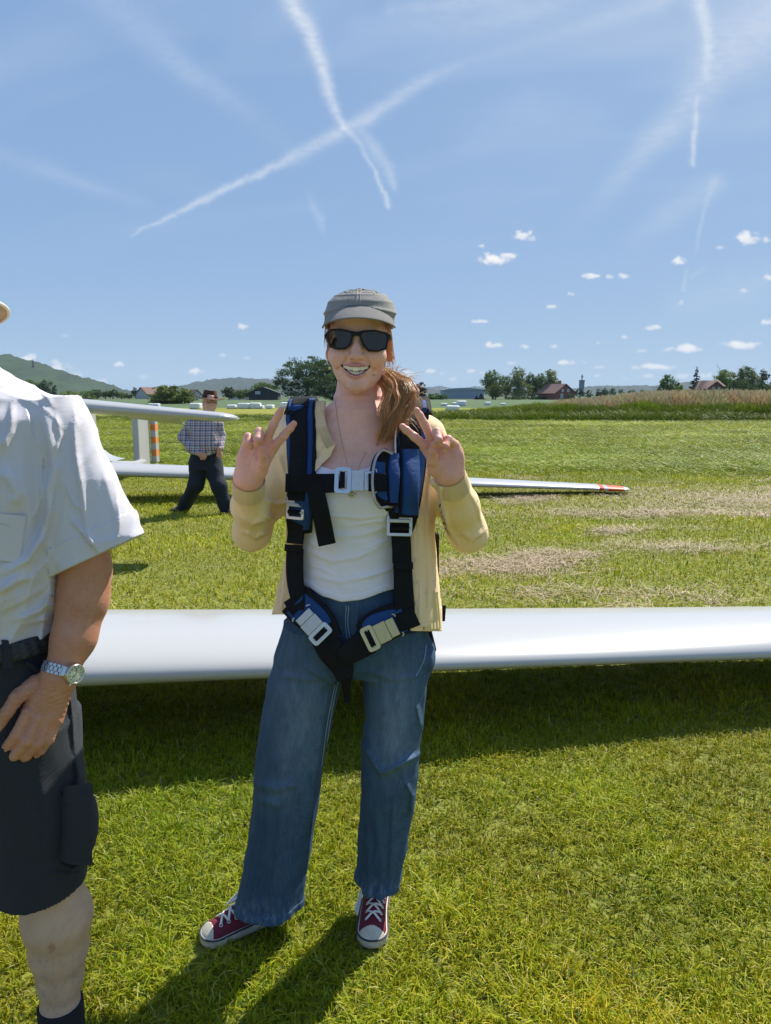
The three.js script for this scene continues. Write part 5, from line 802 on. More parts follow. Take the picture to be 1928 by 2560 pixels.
// cap
{
  const capM = mat(lin(.25, .236, .228), .95, { bumpMap: rep(weaveB, 10), bumpScale: .0012, sheen: .2, sheenColor: lin(.5, .5, .5) });
  const rows = [[.02, .082, .095, -.108], [.055, .0865, .101, -.114], [.078, .0865, .101, -.113], [.098, .081, .093, -.106], [.114, .066, .076, -.088], [.125, .042, .05, -.06], [.131, .008, .01, -.02]], T = Array.from({ length: 81 }, (_, i) => lerpTable(rows, .02 + i / 80 * .111));
  const crown = (x, y, z) => { x -= .004 + .05 * (y - .06); const q = clamp((y - .02) / .111) * 80, i = Math.min(79, Math.floor(q)), k = q - i, w = mix(T[i][0], T[i + 1][0], k), f = mix(T[i][1], T[i + 1][1], k), b = mix(T[i][2], T[i + 1][2], k), d = z > 0 ? f : -b, s = Math.hypot(x / w, z / d); let r = Math.max((s - 1) * Math.min(w, d) * .85, y - .131); r -= .0028 * fbm(x * 14, y * 18, z * 14, 2) * sstep(.05, .09, y) * (1 - .7 * sstep(.11, .125, y)) + .003 * Math.exp(-(((y - .082 + .12 * x * x * 10) / .004) ** 2)) + .0016 * Math.exp(-((x / .012) ** 2)) * (z > 0 && y > .085 ? 1 : 0); return r; };
  const low = (x, z) => mix(.088, .036, sstep(-.2, 1, 1 - Math.max(0, z) / .1)) - .0;
  const cap = subgroup('cap', woman); cap.applyMatrix4(new THREE.Matrix4().copy(woman.matrixWorld).invert().multiply(wHead.m));
  part('crown', sdfMesh((x, y, z) => { const c = crown(x, y, z); return Math.max(c, -(c + .005), low(x, z) - y); }, [-.11, .02, -.13], [.115, .145, .12], .0028), capM, cap);
  const vis = (u, v, o) => { const a = (u * 2 - 1) * 1.33, ca = Math.cos(a), sa = Math.sin(a), L = .052 * Math.pow(Math.max(ca, 0), .55), by = mix(.040, .086, Math.pow(Math.max(0, ca), .8)), dy = -.0235 * Math.pow(Math.max(ca, .0), .5) - .004; return V(.004 + sa * (.0855 + .004 * v), by + dy * v + .006 * v * (1 - v) + o, .097 * ca + L * v); };
  const top = grid(48, 8, (u, v) => vis(u, v, .0018)), bot = grid(48, 8, (u, v) => vis(u, v, -.0018)), edge = rope(Array.from({ length: 49 }, (_, i) => vis(i / 48, 1, 0)), .0024, 8);
  part('visor', merge([top, bot, edge]), capM, cap);
  const dark = mat(lin(.15, .15, .15), .95); part('seam', rope(Array.from({ length: 40 }, (_, i) => vis(i / 39, .03, .003)), .0012, 6), dark, cap);
  for (const dx of [-.004, .004]) part('seam', rope(Array.from({ length: 20 }, (_, i) => { const y = .092 + i / 19 * .037; let z = .12; while (crown(dx + .006, y, z) > 0 && z > -.02) z -= .0006; return V(dx + .006, y, z + .0008); }), .0009, 5), mat(lin(.4, .38, .32), .95), cap);
  part('button', new THREE.SphereGeometry(.006, 12, 8).scale(1, .5, 1).translate(.0075, .131, -.005), capM, cap);
}
// sunglasses
{
  const mm = a => a.map(([x, y]) => [x / 1000, y / 1000]);
  const poly = (pts, r) => (x, y) => { let d = 1e9, s = 1; for (let i = 0, j = pts.length - 1; i < pts.length; j = i++) { const [ax, ay] = pts[i], [bx, by] = pts[j], ex = bx - ax, ey = by - ay, wx = x - ax, wy = y - ay, k = clamp((wx * ex + wy * ey) / (ex * ex + ey * ey)), qx = wx - ex * k, qy = wy - ey * k; d = Math.min(d, qx * qx + qy * qy); const c = [y >= ay, y < by, ex * wy > ey * wx]; if (c.every(Boolean) || c.every(q => !q)) s = -s; } return s * Math.sqrt(d) - r; };
  const out = poly(mm([[-74, 27], [-63, 35], [-40, 36], [-12, 30], [2, 28], [16, 32], [44, 33], [69, 27], [79, 20], [73, 8], [69, -10], [51, -16], [27, -15], [14.5, -3], [6, 20], [-2, 22], [-9, 19], [-14.6, 1], [-26, -10], [-46, -11], [-66, -6], [-71, 12]]), .001);
  const ll = poly(mm([[-67, 25], [-59, 30], [-40, 31], [-17, 27], [-14, 21], [-19, 3], [-28, -5.5], [-46, -6.5], [-62, -2], [-66, 12]]), .001), rl = poly(mm([[11, 23], [17, 27], [44, 28.5], [65, 23.5], [69, 17], [65, -6], [51, -11.5], [29, -10.5], [20, -2], [12.5, 14]]), .001);
  const zc = x => .1035 - 4.6 * x * x, slab = (x, y, z, t) => Math.abs(z - zc(x) + .05 * y) - t;
  const sg = subgroup('sunglasses', woman); sg.applyMatrix4(new THREE.Matrix4().copy(woman.matrixWorld).invert().multiply(wHead.m).multiply(new THREE.Matrix4().makeTranslation(.002, -.001, 0)));
  part('frame', sdfMesh((x, y, z) => smax(Math.max(out(x, y), -Math.min(ll(x, y), rl(x, y))), slab(x, y, z, .0028), .0015), [-.085, -.025, .06], [.09, .045, .12], .0017), blackGloss, sg);
  const lensM = mat(lin(.008, .008, .009), .02, { specularIntensity: 1, ior: 1.5 });
  for (const l of [ll, rl]) part('lens', sdfMesh((x, y, z) => Math.max(l(x, y) - .001, slab(x, y, z - .0002, .0016)), [-.085, -.025, .06], [.09, .045, .12], .0017), lensM, sg);
  for (const s of [-1, 1]) part('temple_arm', rope([V(s * .0755, .021, zc(.074)), V(s * .078, .017, .05), V(s * .078, .012, .01), V(s * .077, -.002, -.025)], .0034, 8), blackGloss, sg);
}
// hair: strands from under the cap gathered into a ponytail over her left shoulder
{
  const hairM = new THREE.MeshPhysicalMaterial({ vertexColors: true, roughness: .42, side: THREE.DoubleSide, transmission: .4, thickness: 0, specularIntensity: .8 });
  const list = [], strand = (pts, r, c) => { const n = Math.max(12, pts.length * 4), g = rope(new THREE.CatmullRomCurve3(pts, false, 'centripetal').getPoints(n), t => r * (1 - .75 * t * t), 4), col = new Float32Array(g.attributes.position.count * 3); for (let i = 0; i < col.length; i += 3) { col[i] = c[0]; col[i + 1] = c[1]; col[i + 2] = c[2]; } g.setAttribute('color', new THREE.BufferAttribute(col, 3)); list.push(g); };
  const tone = () => { const k = rr(.65, 1.25), w = rnd(); return [mix(.66, .88, w) * k, mix(.335, .52, w) * k, mix(.12, .23, w) * k]; };
  const locks = []; for (let i = 0; i < 46; i++) locks.push({ a: rr(0, 6.28), r: Math.pow(rnd(), .6) * rr(.7, 1.25), ph: rr(0, 6.28), wv: rr(.75, 1.25), am: rr(.4, 1.3), len: rr(.6, 1.03), c: rr(.62, 1.3) });
  const guide = [[950, 922, 1.91, 12], [968, 944, 1.885, 22], [990, 964, 1.86, 32], [1001, 992, 1.835, 38], [992, 1024, 1.82, 37], [981, 1056, 1.81, 32], [973, 1084, 1.806, 26], [966, 1106, 1.806, 18]];
  for (let s = 0; s < 1300; s++) {
    const L = locks[s % locks.length], pts = [], r0 = Math.sqrt(rnd()) * .27, a0 = rr(0, 6.28), len = L.len * rr(.8, 1.06), n = 14, st = rnd() < .12 ? rr(.1, .5) : 0, fx = gauss() * .02 * st, dz = gauss() * .5;
    for (let i = 0; i <= n; i++) { const t = i / n * len, q = Math.min(t, 1) * (guide.length - 1), j = Math.min(guide.length - 2, Math.floor(q)), k = q - j, g = guide[j].map((v, m) => mix(v, guide[j + 1][m], k)), w = g[3] * .001; const tw = L.a + 1.5 * t, cx = Math.cos(tw) * L.r + Math.cos(a0 + 1.5 * t) * r0, cz = Math.sin(tw) * L.r + Math.sin(a0 + 1.5 * t) * r0, u = t * 13 * L.wv + L.ph + dz * .6, wave = Math.sin(u) * .0065 * L.am * Math.min(1, t * 2.2), p = at(g[0], g[1], g[2]); pts.push(V(p.x + cx * w + wave + fx * t * 30 * w, p.y + cx * w * .35 + wave * .5, p.z + cz * w * .65 + Math.cos(u) * .005 * t * L.am)); }
    const c = tone(); strand(pts, rr(.0006, .0011), [c[0] * L.c, c[1] * L.c, c[2] * L.c]);
  }
  for (let s = 0; s < 340; s++) { // loose flyaway hairs
    const g0 = guide[1 + Math.floor(rnd() * 5)], p = at(g0[0] + rr(-25, 35), g0[1] + rr(-15, 10), g0[2]), q = V(rr(-.03, .05), rr(-.05, .03), rr(-.01, .03)); strand([p, p.clone().addScaledVector(q, .5).add(V(0, .008, 0)), p.clone().add(q)], .00055, [.74, .48, .25]);
  }
  const H = (x, y, z) => V(x, y, z).applyMatrix4(wHead.m);
  for (const s of [-1, 1]) for (let i = 0; i < 70; i++) { // swept back from the temples behind the ears
    const y0 = rr(.028, .055), x0 = s * rr(.066, .076), z0 = rr(-.07, -.012), d = rr(0, .003); strand([H(x0, y0, z0), H(s * (.0765 + d), y0 - .022, z0 - .016), H(s * (.077 + d), y0 - .045, -.045 - rr(0, .02)), H(s * (.070 + d), y0 - .062, -.062), H(s * .05, y0 - .075, -.085)], rr(.0009, .0014), tone());
  }
  for (let i = 0; i < 16; i++) { const x = rr(-.076, -.06), z = rr(.035, .06); strand([H(x, .05, z), H(x - .002, .02, z + .004), H(x - .004 + rr(-.004, .004), -.01, z - .004)], .0006, tone()); }
  for (let i = 0; i < 26; i++) { const x = rr(.07, .079), z = rr(.0, .045); strand([H(x, .045, z), H(x + .006, .01, z - .004), H(x + rr(.0, .016), -.03 + rr(-.02, .02), z - .02), H(x + rr(.0, .022), -.06 + rr(-.02, .02), z - .03)], .00055, tone()); }
  wpart('hair', merge(list), hairM, woman);
  const scalp = (x, y, z) => headBase(x, y, z) - .0065; const sm = sdfMesh((x, y, z) => Math.max(scalp(x, y, z), z - mix(-.062, -.04, sstep(-.02, .04, y)), y - .075, -.055 - y), [-.1, -.07, -.13], [.1, .09, .06], .004); sm.applyMatrix4(wHead.m); wpart('hair_base', sm, mat(lin(.48, .31, .16), .6, { bumpMap: rep(denimT, 20), bumpScale: .002 }), woman);
}
// earrings and necklace
{
  const gm = mat(lin(.75, .55, .22), .25, { metalness: 1 }), sm = mat(lin(.7, .7, .72), .2, { metalness: 1 });
  for (const [X, Y, Z] of [[968.5, 911, 1.865], [823, 905, 1.865]]) { const p = at(X, Y, Z), e = subgroup('earring', woman); e.position.copy(woman.worldToLocal(p.clone())); part('hoop', new THREE.TorusGeometry(.0062, .0010, 8, 20).rotateY(.5), sm, e); const st = new THREE.Shape(); for (let i = 0; i < 10; i++) { const a = i * .6283 + Math.PI / 2, r = i % 2 ? .0024 : .0055; st[i ? 'lineTo' : 'moveTo'](Math.cos(a) * r, Math.sin(a) * r); } part('star', new THREE.ExtrudeGeometry(st, { depth: .001, bevelEnabled: false }).translate(.001, -.015, 0), gm, e); }
  const on = (l, r, m, n) => { const pts = new THREE.CatmullRomCurve3(l.map(p => V(p[0], p[1], 0))).getPoints(40).map(p => trace(upperSkin, p.x, p.y, 1.4, 2.1)).filter(Boolean).map(p => p.add(V(0, 0, .0012))); wpart(n, rope(pts, r, 5), m, woman); };
  on([[838, 1000], [843, 1040], [852, 1090], [866, 1150], [873, 1180]], .0006, gm, 'necklace'); on([[915, 1130], [900, 1160], [894, 1178]], .0006, gm, 'necklace');
  const m = frameAt(tank, 880, 1238, .785, .003), pd = plate(ring2(.012, .012, .001, .002), .001); pd.applyMatrix4(m); wpart('pendant', pd, gm, woman);
}

// ------------------------------------------------------------------ her parachute harness
{
  const hs = thing('parachute_harness', 'black and blue parachute harness with metal buckles worn over the yellow cardigan', 'parachute harness', [-.08, .9, -1.9]);
  const all0 = (x, y, z) => Math.min(cardSolid(x, y, z), jeans(x, y, z)), F = (x, y, z) => { const [X, Y] = proj(x, y, z); const op = z > -1.885 && X > lerpTable(openL, Y)[0] && X < lerpTable(openR, Y)[0]; return Math.min(op ? .03 : cardSolid(x, y, z), tank(x, y, z), jeans(x, y, z)); };
  const solid = (x, y, z) => { const q = cardOuter(x, y, z)[2]; return Math.min(q, jeans(x, y, z)); };   // smooth figure under the straps
  const z2 = (l) => l.map(([x, y, w]) => [560 + .42 * x, 980 + .42 * y, .42 * w]), c4 = (l) => l.map(([x, y, w]) => [700 + .252 * x, 1440 + .252 * y, .252 * w]);
  const B = (n, line, lift, th, m, o) => wpart(n, band(solid, line, lift, th, { near: 1.55, ...o }), m, hs);
  const over = [[0, .012, .02], [0, .006, .03], [0, -.012, .035], [0, -.04, .03], [0, -.08, .01]];
  // left of the picture
  B('shoulder_pad', z2([[458, 85, 84], [462, 200, 88], [466, 400, 82], [470, 560, 74], [468, 660, 66], [462, 760, 64], [466, 840, 56]]), .002, .008, blackCloth, { over, puff: .4 });
  B('pad_face', z2([[458, 88, 72], [462, 200, 76], [466, 400, 70], [470, 540, 64], [470, 640, 58], [480, 740, 50], [478, 810, 38]]), .010, .006, blueCloth, { over, puff: .4 });
  B('webbing_strap', z2([[460, 92, 49], [464, 200, 50], [466, 400, 50], [462, 560, 52], [456, 645, 50]]), .019, .003, webbing, { over });
  B('chest_strap', z2([[405, 548, 54], [470, 550, 54], [545, 550, 53]]), .0245, .003, webbing); B('chest_strap', z2([[540, 548, 56], [600, 548, 56], [690, 545, 55]]), .016, .004, webbing);
  B('loose_strap_end', z2([[530, 505, 40], [556, 580, 48], [590, 720, 50], [628, 893, 50]]), .021, .003, webbing, { smooth: 5 });
  B('webbing_strap', z2([[452, 740, 46], [456, 820, 46], [450, 900, 46]]), .018, .003, webbing); B('strap_keeper', z2([[449, 905, 49], [447, 945, 50]]), .021, .004, webbing); B('webbing_strap', z2([[447, 930, 47], [444, 1050, 48], [448, 1150, 46], [460, 1230, 44], [452, 1290, 48]]), .016, .003, webbing, { smooth: 5 });
  B('thigh_pad', c4([[150, 230, 165], [240, 320, 172], [360, 430, 170], [450, 540, 150], [520, 640, 110]]), .003, .008, blackCloth, { puff: .3 }); B('pad_face', c4([[178, 262, 128], [250, 330, 138], [360, 432, 136], [430, 520, 118]]), .011, .005, blueCloth, { puff: .4 });
  B('leg_strap', c4([[130, 210, 60], [190, 300, 78], [240, 345, 80]]), .017, .003, webbing);
  B('crotch_strap', c4([[430, 610, 120], [520, 740, 130], [600, 860, 110], [650, 1010, 70]]), .006, .006, blackCloth, { smooth: 5, puff: .2 }); B('crotch_strap', c4([[900, 640, 120], [800, 690, 120], [690, 750, 110], [610, 800, 90]]), .007, .006, blackCloth, { smooth: 5 });
  B('hanging_strap', [[862, 1640, 22], [866, 1680, 17], [867, 1720, 10], [868, 1758, 6]], .004, .005, blackCloth, { smooth: 6 });
  // right of the picture
  B('shoulder_pad', z2([[1128, 92, 92], [1118, 200, 94], [1108, 400, 92], [1085, 600, 86], [1052, 790, 78], [1040, 860, 58]]), .002, .008, blackCloth, { over, puff: .4 });
  B('pad_face', z2([[1122, 96, 78], [1114, 200, 80], [1104, 400, 78], [1082, 600, 70], [1058, 720, 58]]), .010, .006, blueCloth, { over, puff: .4 });
  B('webbing_strap', z2([[1108, 100, 58], [1100, 200, 60], [1092, 330, 60]]), .019, .004, webbing, { over }); B('pouch_edge', z2([[1086, 325, 60], [1080, 500, 58], [1070, 735, 56]]), .0185, .004, blackCloth); B('pouch', z2([[1086, 345, 47], [1080, 500, 46], [1072, 715, 42]]), .022, .009, blueCloth, { puff: .5 });
  B('handle_flap', z2([[995, 370, 50], [960, 430, 78], [950, 540, 82], [965, 620, 62], [1000, 690, 40]]), .012, .006, blackCloth, { puff: .3 }); B('flap_face', z2([[1000, 385, 26], [1000, 520, 34], [1000, 655, 24]]), .019, .006, blueCloth, { puff: .4 }); B('flap_face', z2([[925, 430, 34], [918, 520, 42], [938, 600, 30], [965, 640, 10]]), .0185, .004, blueCloth, { puff: .3 });
  B('chest_strap', z2([[860, 545, 52], [930, 545, 52], [968, 545, 50]]), .026, .003, webbing);
  B('webbing_strap', z2([[1040, 840, 55], [1046, 930, 55], [1048, 1015, 55]]), .016, .003, webbing); B('strap_keeper', z2([[1052, 1010, 57], [1053, 1050, 57]]), .019, .004, webbing); B('webbing_strap', z2([[1054, 1030, 53], [1060, 1180, 56], [1066, 1300, 58], [1064, 1400, 55]]), .014, .003, webbing);
  B('thigh_pad', c4([[1230, 400, 150], [1080, 455, 168], [930, 530, 168], [820, 600, 130]]), .003, .008, blackCloth, { puff: .3 }); B('pad_face', c4([[1225, 420, 115], [1080, 465, 136], [930, 520, 136], [850, 560, 96]]), .011, .005, blueCloth, { puff: .4 });
  B('leg_strap', c4([[1330, 380, 95], [1240, 420, 95], [1140, 460, 85]]), .018, .003, webbing);
  // buckles
  const buckle = (X, Y, rot, build, lift) => { const g = subgroup('buckle', hs); g.applyMatrix4(new THREE.Matrix4().copy(hs.matrixWorld).invert().multiply(frameAt(solid, X, Y, rot, lift, { near: 1.55 }))); build(g); return g; };
  const adj = (w, h, mtl) => g => { part('frame', plate(ring2(w, h, .006, .006), .004), mtl, g); part('crossbar', new RoundedBoxGeometry(w * .94, h * .2, .006, 3, .002).translate(0, h * .26, .004), mtl, g); part('roller', new THREE.CylinderGeometry(h * .12, h * .12, w * .72, 14).rotateZ(Math.PI / 2).translate(0, -h * .12, .005), webbing, g); part('pin', new THREE.SphereGeometry(h * .09, 10, 8).translate(w * .38, -h * .12, .006), mtl, g); for (const s of [-1, 1]) part('hook', new RoundedBoxGeometry(.006, h * .22, .005, 2, .0015).translate(s * w * .45, h * .56, .002), mtl, g); };
  buckle(749, 1273, -.05, adj(.048, .046, steel), .018); buckle(994, 1314, -.03, adj(.062, .048, steel), .018);
  const slot = (w, h, mtl, plates) => g => {
    part('frame', plate(ring2(w, h, .009, .0085), .0045), mtl, g); part('pin', new THREE.CylinderGeometry(.0028, .0028, h * .8, 10).translate(w * .02, 0, .004), mtl, g); part('strap_roll', new THREE.CylinderGeometry(.0062, .0062, h * .62, 14).scale(1, 1, .7).translate(-w * .03, 0, .006), webbing, g);
    let x = w / 2 + .001; for (const [pw, ph, z] of plates) { part('plate', new RoundedBoxGeometry(pw, ph, .0055, 3, .0018).translate(x + pw / 2, 0, z), mtl, g); x += pw + .0006; }
    const ends = plates.at(-1); for (const s of [-1, 1]) part('hook', new THREE.TorusGeometry(.005, .0018, 8, 12, 2.2).rotateZ(s > 0 ? -.6 : -1.6).translate(x + .002, s * ends[1] * .52, ends[2]), mtl, g);
    for (const k of [[-.3, .2], [.1, -.2], [.25, .25]]) part('stamp', new THREE.TorusGeometry(.003, .0004, 5, 14).translate(w / 2 + plates[0][0] * (.5 + k[0]), ph0(plates) * k[1], plates[0][2] + .0028), mtl, g);
  };
  const ph0 = p => p[0][1];
  buckle(858, 1207, -.02, slot(.038, .062, steel, [[.030, .050, .003], [.021, .047, .002]]), .024);
  buckle(806, 1583, Math.PI - .80, slot(.031, .058, steel, [[.030, .050, .004], [.019, .046, .003]]), .020);
  buckle(925, 1594, .46, slot(.031, .062, gold, [[.032, .050, .004], [.022, .046, .003]]), .020);
  // ripcord handle and its cable housing
  const lift3 = (l, up, r, n, m) => { const pts = l.map(([x, y, e = 0]) => { const X = 560 + .42 * x, Y = 980 + .42 * y, p = trace(solid, X, Y, 1.55, 2.1) ?? at(X, Y, 1.8); return p.addScaledVector(rayDir(X, Y), -(up + e)); }); wpart(n, tube(pts, r, 90, 12), m, hs); };
  const alu = mat(lin(.42, .41, .39), .35, { metalness: .9 });
  lift3([[1030, 385, -.01], [1005, 372], [975, 355], [945, 348], [915, 375], [895, 430], [884, 520], [890, 600], [905, 655], [932, 688], [965, 684], [1005, 682, -.012]], .030, .0037, 'ripcord_handle', alu);
  lift3([[1022, 392], [1020, 330], [1022, 250], [1035, 170], [1060, 110], [1100, 75, .0]], .030, .0019, 'cable_housing', mat(lin(.5, .5, .5), .5));
  // pack on her back and its straps
  wpart('pack', new RoundedBoxGeometry(.36, .56, .10, 5, .035).translate(-.072, 1.18, -2.12), blackCloth, hs);
  for (const s of [-1, 1]) wpart('shoulder_cushion', new RoundedBoxGeometry(.082, .034, .13, 5, .015).rotateX(.3).translate(s > 0 ? at(1040, 1004, 1.95).x : at(754, 1008, 1.95).x, at(900, 1022, 1.95).y, -1.955), blackCloth, hs);
  wpart('side_strap', new RoundedBoxGeometry(.012, .24, .03, 2, .004).translate(at(1091, 1440, 1.97).x, at(1091, 1440, 1.97).y, -1.97), blackCloth, hs); wpart('strap_end', new RoundedBoxGeometry(.022, .045, .006, 2, .002).rotateZ(-.05).translate(at(1104, 1533, 1.96).x, at(1104, 1533, 1.96).y, -1.96), webbing, hs);
  wpart('hip_strap', new RoundedBoxGeometry(.03, .1, .05, 3, .008).rotateZ(.25).translate(at(1068, 1590, 1.9).x, at(1068, 1590, 1.9).y, -1.92), blackCloth, hs);
}
// ------------------------------------------------------------------ the man in the white shirt, cut by the left edge
{
  const man = thing('person', 'person in white short sleeved shirt and dark shorts cut off by the left edge', 'person', [-.85, 0, -1.42]);
  const ZM = 1.42;
  const trunk = stack([[893, -150, -50, ZM + .02, .075], [915, -190, -18, ZM + .02, .085], [938, -245, 20, ZM + .01, .095], [965, -290, 74, ZM, .11], [1000, -325, 128, ZM, .125], [1050, -338, 160, ZM, .138], [1120, -335, 172, ZM, .15], [1220, -322, 166, ZM - .01, .158], [1320, -312, 160, ZM - .01, .16], [1420, -308, 160, ZM - .01, .158], [1500, -306, 156, ZM, .155], [1560, -296, 146, ZM, .150], [1612, -282, 132, ZM, .142]]);
  const S = at(140, 1078, ZM), Cf = at(250, 1386, 1.40), ax = Cf.clone().sub(S), AL = ax.length(); ax.normalize(); const wd = V(.86, .34, 0); wd.addScaledVector(ax, -wd.dot(ax)).normalize(); const dd = ax.clone().cross(wd);
  const cutN = V(.42, -.90, .05).normalize();
  const sleeve = (x, y, z) => { const px = x - S.x, py = y - S.y, pz = z - S.z, s = px * ax.x + py * ax.y + pz * ax.z, a = px * wd.x + py * wd.y + pz * wd.z, b = px * dd.x + py * dd.y + pz * dd.z, t = s / AL, w = mix(.062, .0905, clamp(t)), d = mix(.062, .060, clamp(t)), k = Math.pow(Math.abs(a / w) ** 2.2 + Math.abs(b / d) ** 2.2, 1 / 2.2); return Math.max((k - 1) * .055, -s - .05 + Math.max(0, k - .6) * .0); };
  const shoulder = ell(at(128, 1072, ZM), .064, .062, .07);
  const sc = creases([[[0, 979], [65, 1000], [119, 1029], [159, 1073], 6, .002], [[184, 1058], [188, 1134], [203, 1225], [217, 1333], [250, 1390], 9, .010], [[108, 1033], [127, 1116], [134, 1170], [119, 1225], [123, 1279], [101, 1351], [60, 1420], 16, .018], [[30, 1010], [25, 1080], [0, 1120], 10, .010], [[0, 1180], [25, 1200], [42, 1235], [30, 1262], 16, .012], [[178, 1300], [205, 1330], [238, 1372], 7, .007], [[165, 1210], [185, 1260], [205, 1275], 6, .005], [[0, 1480], [43, 1455], [78, 1442], 11, .012], [[0, 1530], [60, 1500], [110, 1470], 10, .008], [[40, 1550], [100, 1530], [140, 1480], 9, .008], [[0, 1440], [70, 1400], [110, 1340], 10, .008], [[60, 1560], [130, 1545], 7, .006], [[140, 1040], [150, 1090], [140, 1130], 6, .005], [[260, 1180], [280, 1260], [300, 1330], 12, .003], [[75, 950], [110, 985], [130, 1015], 8, .004]]);
  const shirt0 = (x, y, z) => { let a = trunk(x, y, z), b = Math.min(sleeve(x, y, z)); b = smin(b, shoulder(x, y, z), .03); return [smin(a, b, .022), b < a]; };
  const cc = Cf.clone().addScaledVector(ax, .0);
  const shirt = (x, y, z) => {
    let [d, sl] = shirt0(x, y, z); if (d > .05) return d; const [X, Y] = proj(x, y, z), near = z > -ZM - .03; if (near) { const q = X + .28 * Y, e1 = 1 - Math.abs(noise(q / 62 + .6 * noise(X / 110, Y / 170, 3), Y / 300, sl ? 8 : 2)) * 2, e2 = 1 - Math.abs(noise((X * .8 + Y * .9) / 76, (Y - X) / 210, 5)) * 2; d -= .8 * sc(X, Y) + (.006 * Math.max(0, e1) ** 2 * (sl ? .7 : 1) + .005 * Math.max(0, e2) ** 2 * sstep(1250, 1450, Y)) * sstep(1000, 1060, Y); } d -= .002 * fbm(x * 12, y * 9, z * 12, 3);
    const c = (x - cc.x) * cutN.x + (y - cc.y) * cutN.y + (z - cc.z) * cutN.z, onS = sl && c > -.1; if (onS && c > -.048) d -= .0015; if (sl) { d = Math.max(d, c); if (c > -.06) d = Math.max(d, -(d + .009)); }
    return d;
  };
  const poplin = mat(lin(.59, .565, .625), .88, { bumpMap: rep(weaveB, 10), bumpScale: .0006 });
  wpart('shirt', sdfMesh(shirt, [-1.16, .94, -1.66], [-.40, 1.56, -1.16], .0044, { slack: 1.7 }), poplin, man);
  const shS = (x, y, z) => shirt0(x, y, z)[0], MB = (n, l, lift, th, m, o) => wpart(n, band(shS, l, lift, th, { near: 1.0, far: 1.7, t0: 1.3, smooth: 2, ...o }), m, man);
  MB('shirt_pocket', [[8, 1284, 58], [4, 1330, 56], [-4, 1400, 54]], .0035, .002, poplin);
  wpart('pocket_seam', tube([[-40, 1300], [0, 1306], [55, 1321]].map(([x, y]) => trace(shS, x, y, 1, 1.7)).map((p, i) => p.add(V(0, 0, .0062))), .0009, 20, 5), poplin, man);
  // arm with the hand hanging in front of the shorts
  const wr = [152, 1682, 1.345, .031];
  const arm = chain([[at(205, 1330, 1.41), .046], [at(213, 1425, 1.41), .0440], [at(207, 1500, 1.40), .0435], [at(186, 1592, 1.375), .0365], [at(...wr.slice(0, 3)), .0295]], .03);
  const mh = { f: [
    [[72, 1782, 1.315, .0128], [42, 1838, 1.30, .0113], [15, 1872, 1.305, .0102], [-6, 1894, 1.315, .0088]],
    [[96, 1794, 1.318, .0126], [68, 1852, 1.300, .0112], [38, 1887, 1.304, .0102], [17, 1905, 1.314, .0088]],
    [[119, 1802, 1.325, .0118], [95, 1858, 1.308, .0105], [66, 1889, 1.312, .0096], [45, 1905, 1.32, .0083]],
    [[140, 1800, 1.333, .0118], [121, 1848, 1.322, .0104], [102, 1874, 1.324, .0094], [86, 1890, 1.33, .0078]],
    [[90, 1708, 1.335, .0165], [44, 1742, 1.315, .0140], [18, 1780, 1.305, .0120], [-4, 1818, 1.305, .0100]]],
    p: [[[146, 1690, 1.343, .027], [74, 1776, 1.328, .0155]], [[148, 1690, 1.343, .027], [96, 1788, 1.328, .0160]], [[152, 1690, 1.345, .026], [118, 1796, 1.332, .0155]], [[156, 1690, 1.347, .024], [140, 1798, 1.338, .0145]], [100, 1720, 1.345, .024, .03, .018, -.6]] };
  const mhf = handField(wr, mh.f, mh.p, .0035), wrink = (x, y, z) => { const [X, Y] = proj(x, y, z); const q = X * .32 + Y * .95; return .0004 * Math.sin(q * .55 + 2.4 * noise(X * .05, Y * .05)) * sstep(1690, 1715, Y) * (1 - sstep(1770, 1800, Y)) + .0006 * noise(X * .16, Y * .16, 3) * sstep(1680, 1710, Y) + mh.f.slice(0, 4).reduce((s, f) => s + .0022 * nearPt(x, y, z, at(f[0][0], f[0][1], f[0][2] - .014), .011) + .0014 * nearPt(x, y, z, at(f[1][0], f[1][1], f[1][2] - .012), .010), 0); };
  const mArm = (x, y, z) => { let d = smin(arm(x, y, z), mhf(x, y, z), .016); return d < .02 ? d - wrink(x, y, z) : d; };
  const tanC = [.52, .245, .155], mTips = mh.f.map(f => at(f[3][0], f[3][1], f[3][2] - .006));
  const manSkin = (x, y, z) => { const n = fbm(x * 55, y * 55, z * 55, 4), n2 = fbm(x * 18, y * 18, z * 18, 2); let c = [tanC[0] * (1 + .14 * n2), tanC[1] * (1 + .26 * n + .2 * n2), tanC[2] * (1 + .3 * n + .2 * n2)]; if (noise(x * 120, y * 120, z * 120) > .44) c = C3(c, [.28, .13, .08], .18); for (const t of mTips) if (nearPt(x, y, z, t, .0075) > .45) c = [.60, .36, .27]; return c; };
  const kneeF = chain([[at(92, 2080, 1.42), .078], [at(116, 2185, 1.405), .058], [at(143, 2290, 1.415), .0665], [at(147, 2370, 1.425), .056], [at(150, 2440, 1.43), .044], [at(151, 2520, 1.43), .036], [at(152, 2640, 1.43), .040]], .025), knee2 = chain([[at(-242, 2080, 1.45), .088], [at(-248, 2185, 1.44), .068], [at(-250, 2290, 1.45), .0705], [at(-250, 2440, 1.46), .044], [at(-250, 2640, 1.46), .040]], .02);
  const calf = ell(at(158, 2320, 1.43), .040, .075, .05);
  const legs = (x, y, z) => Math.min(smin(kneeF(x, y, z), calf(x, y, z), .02), knee2(x, y, z));
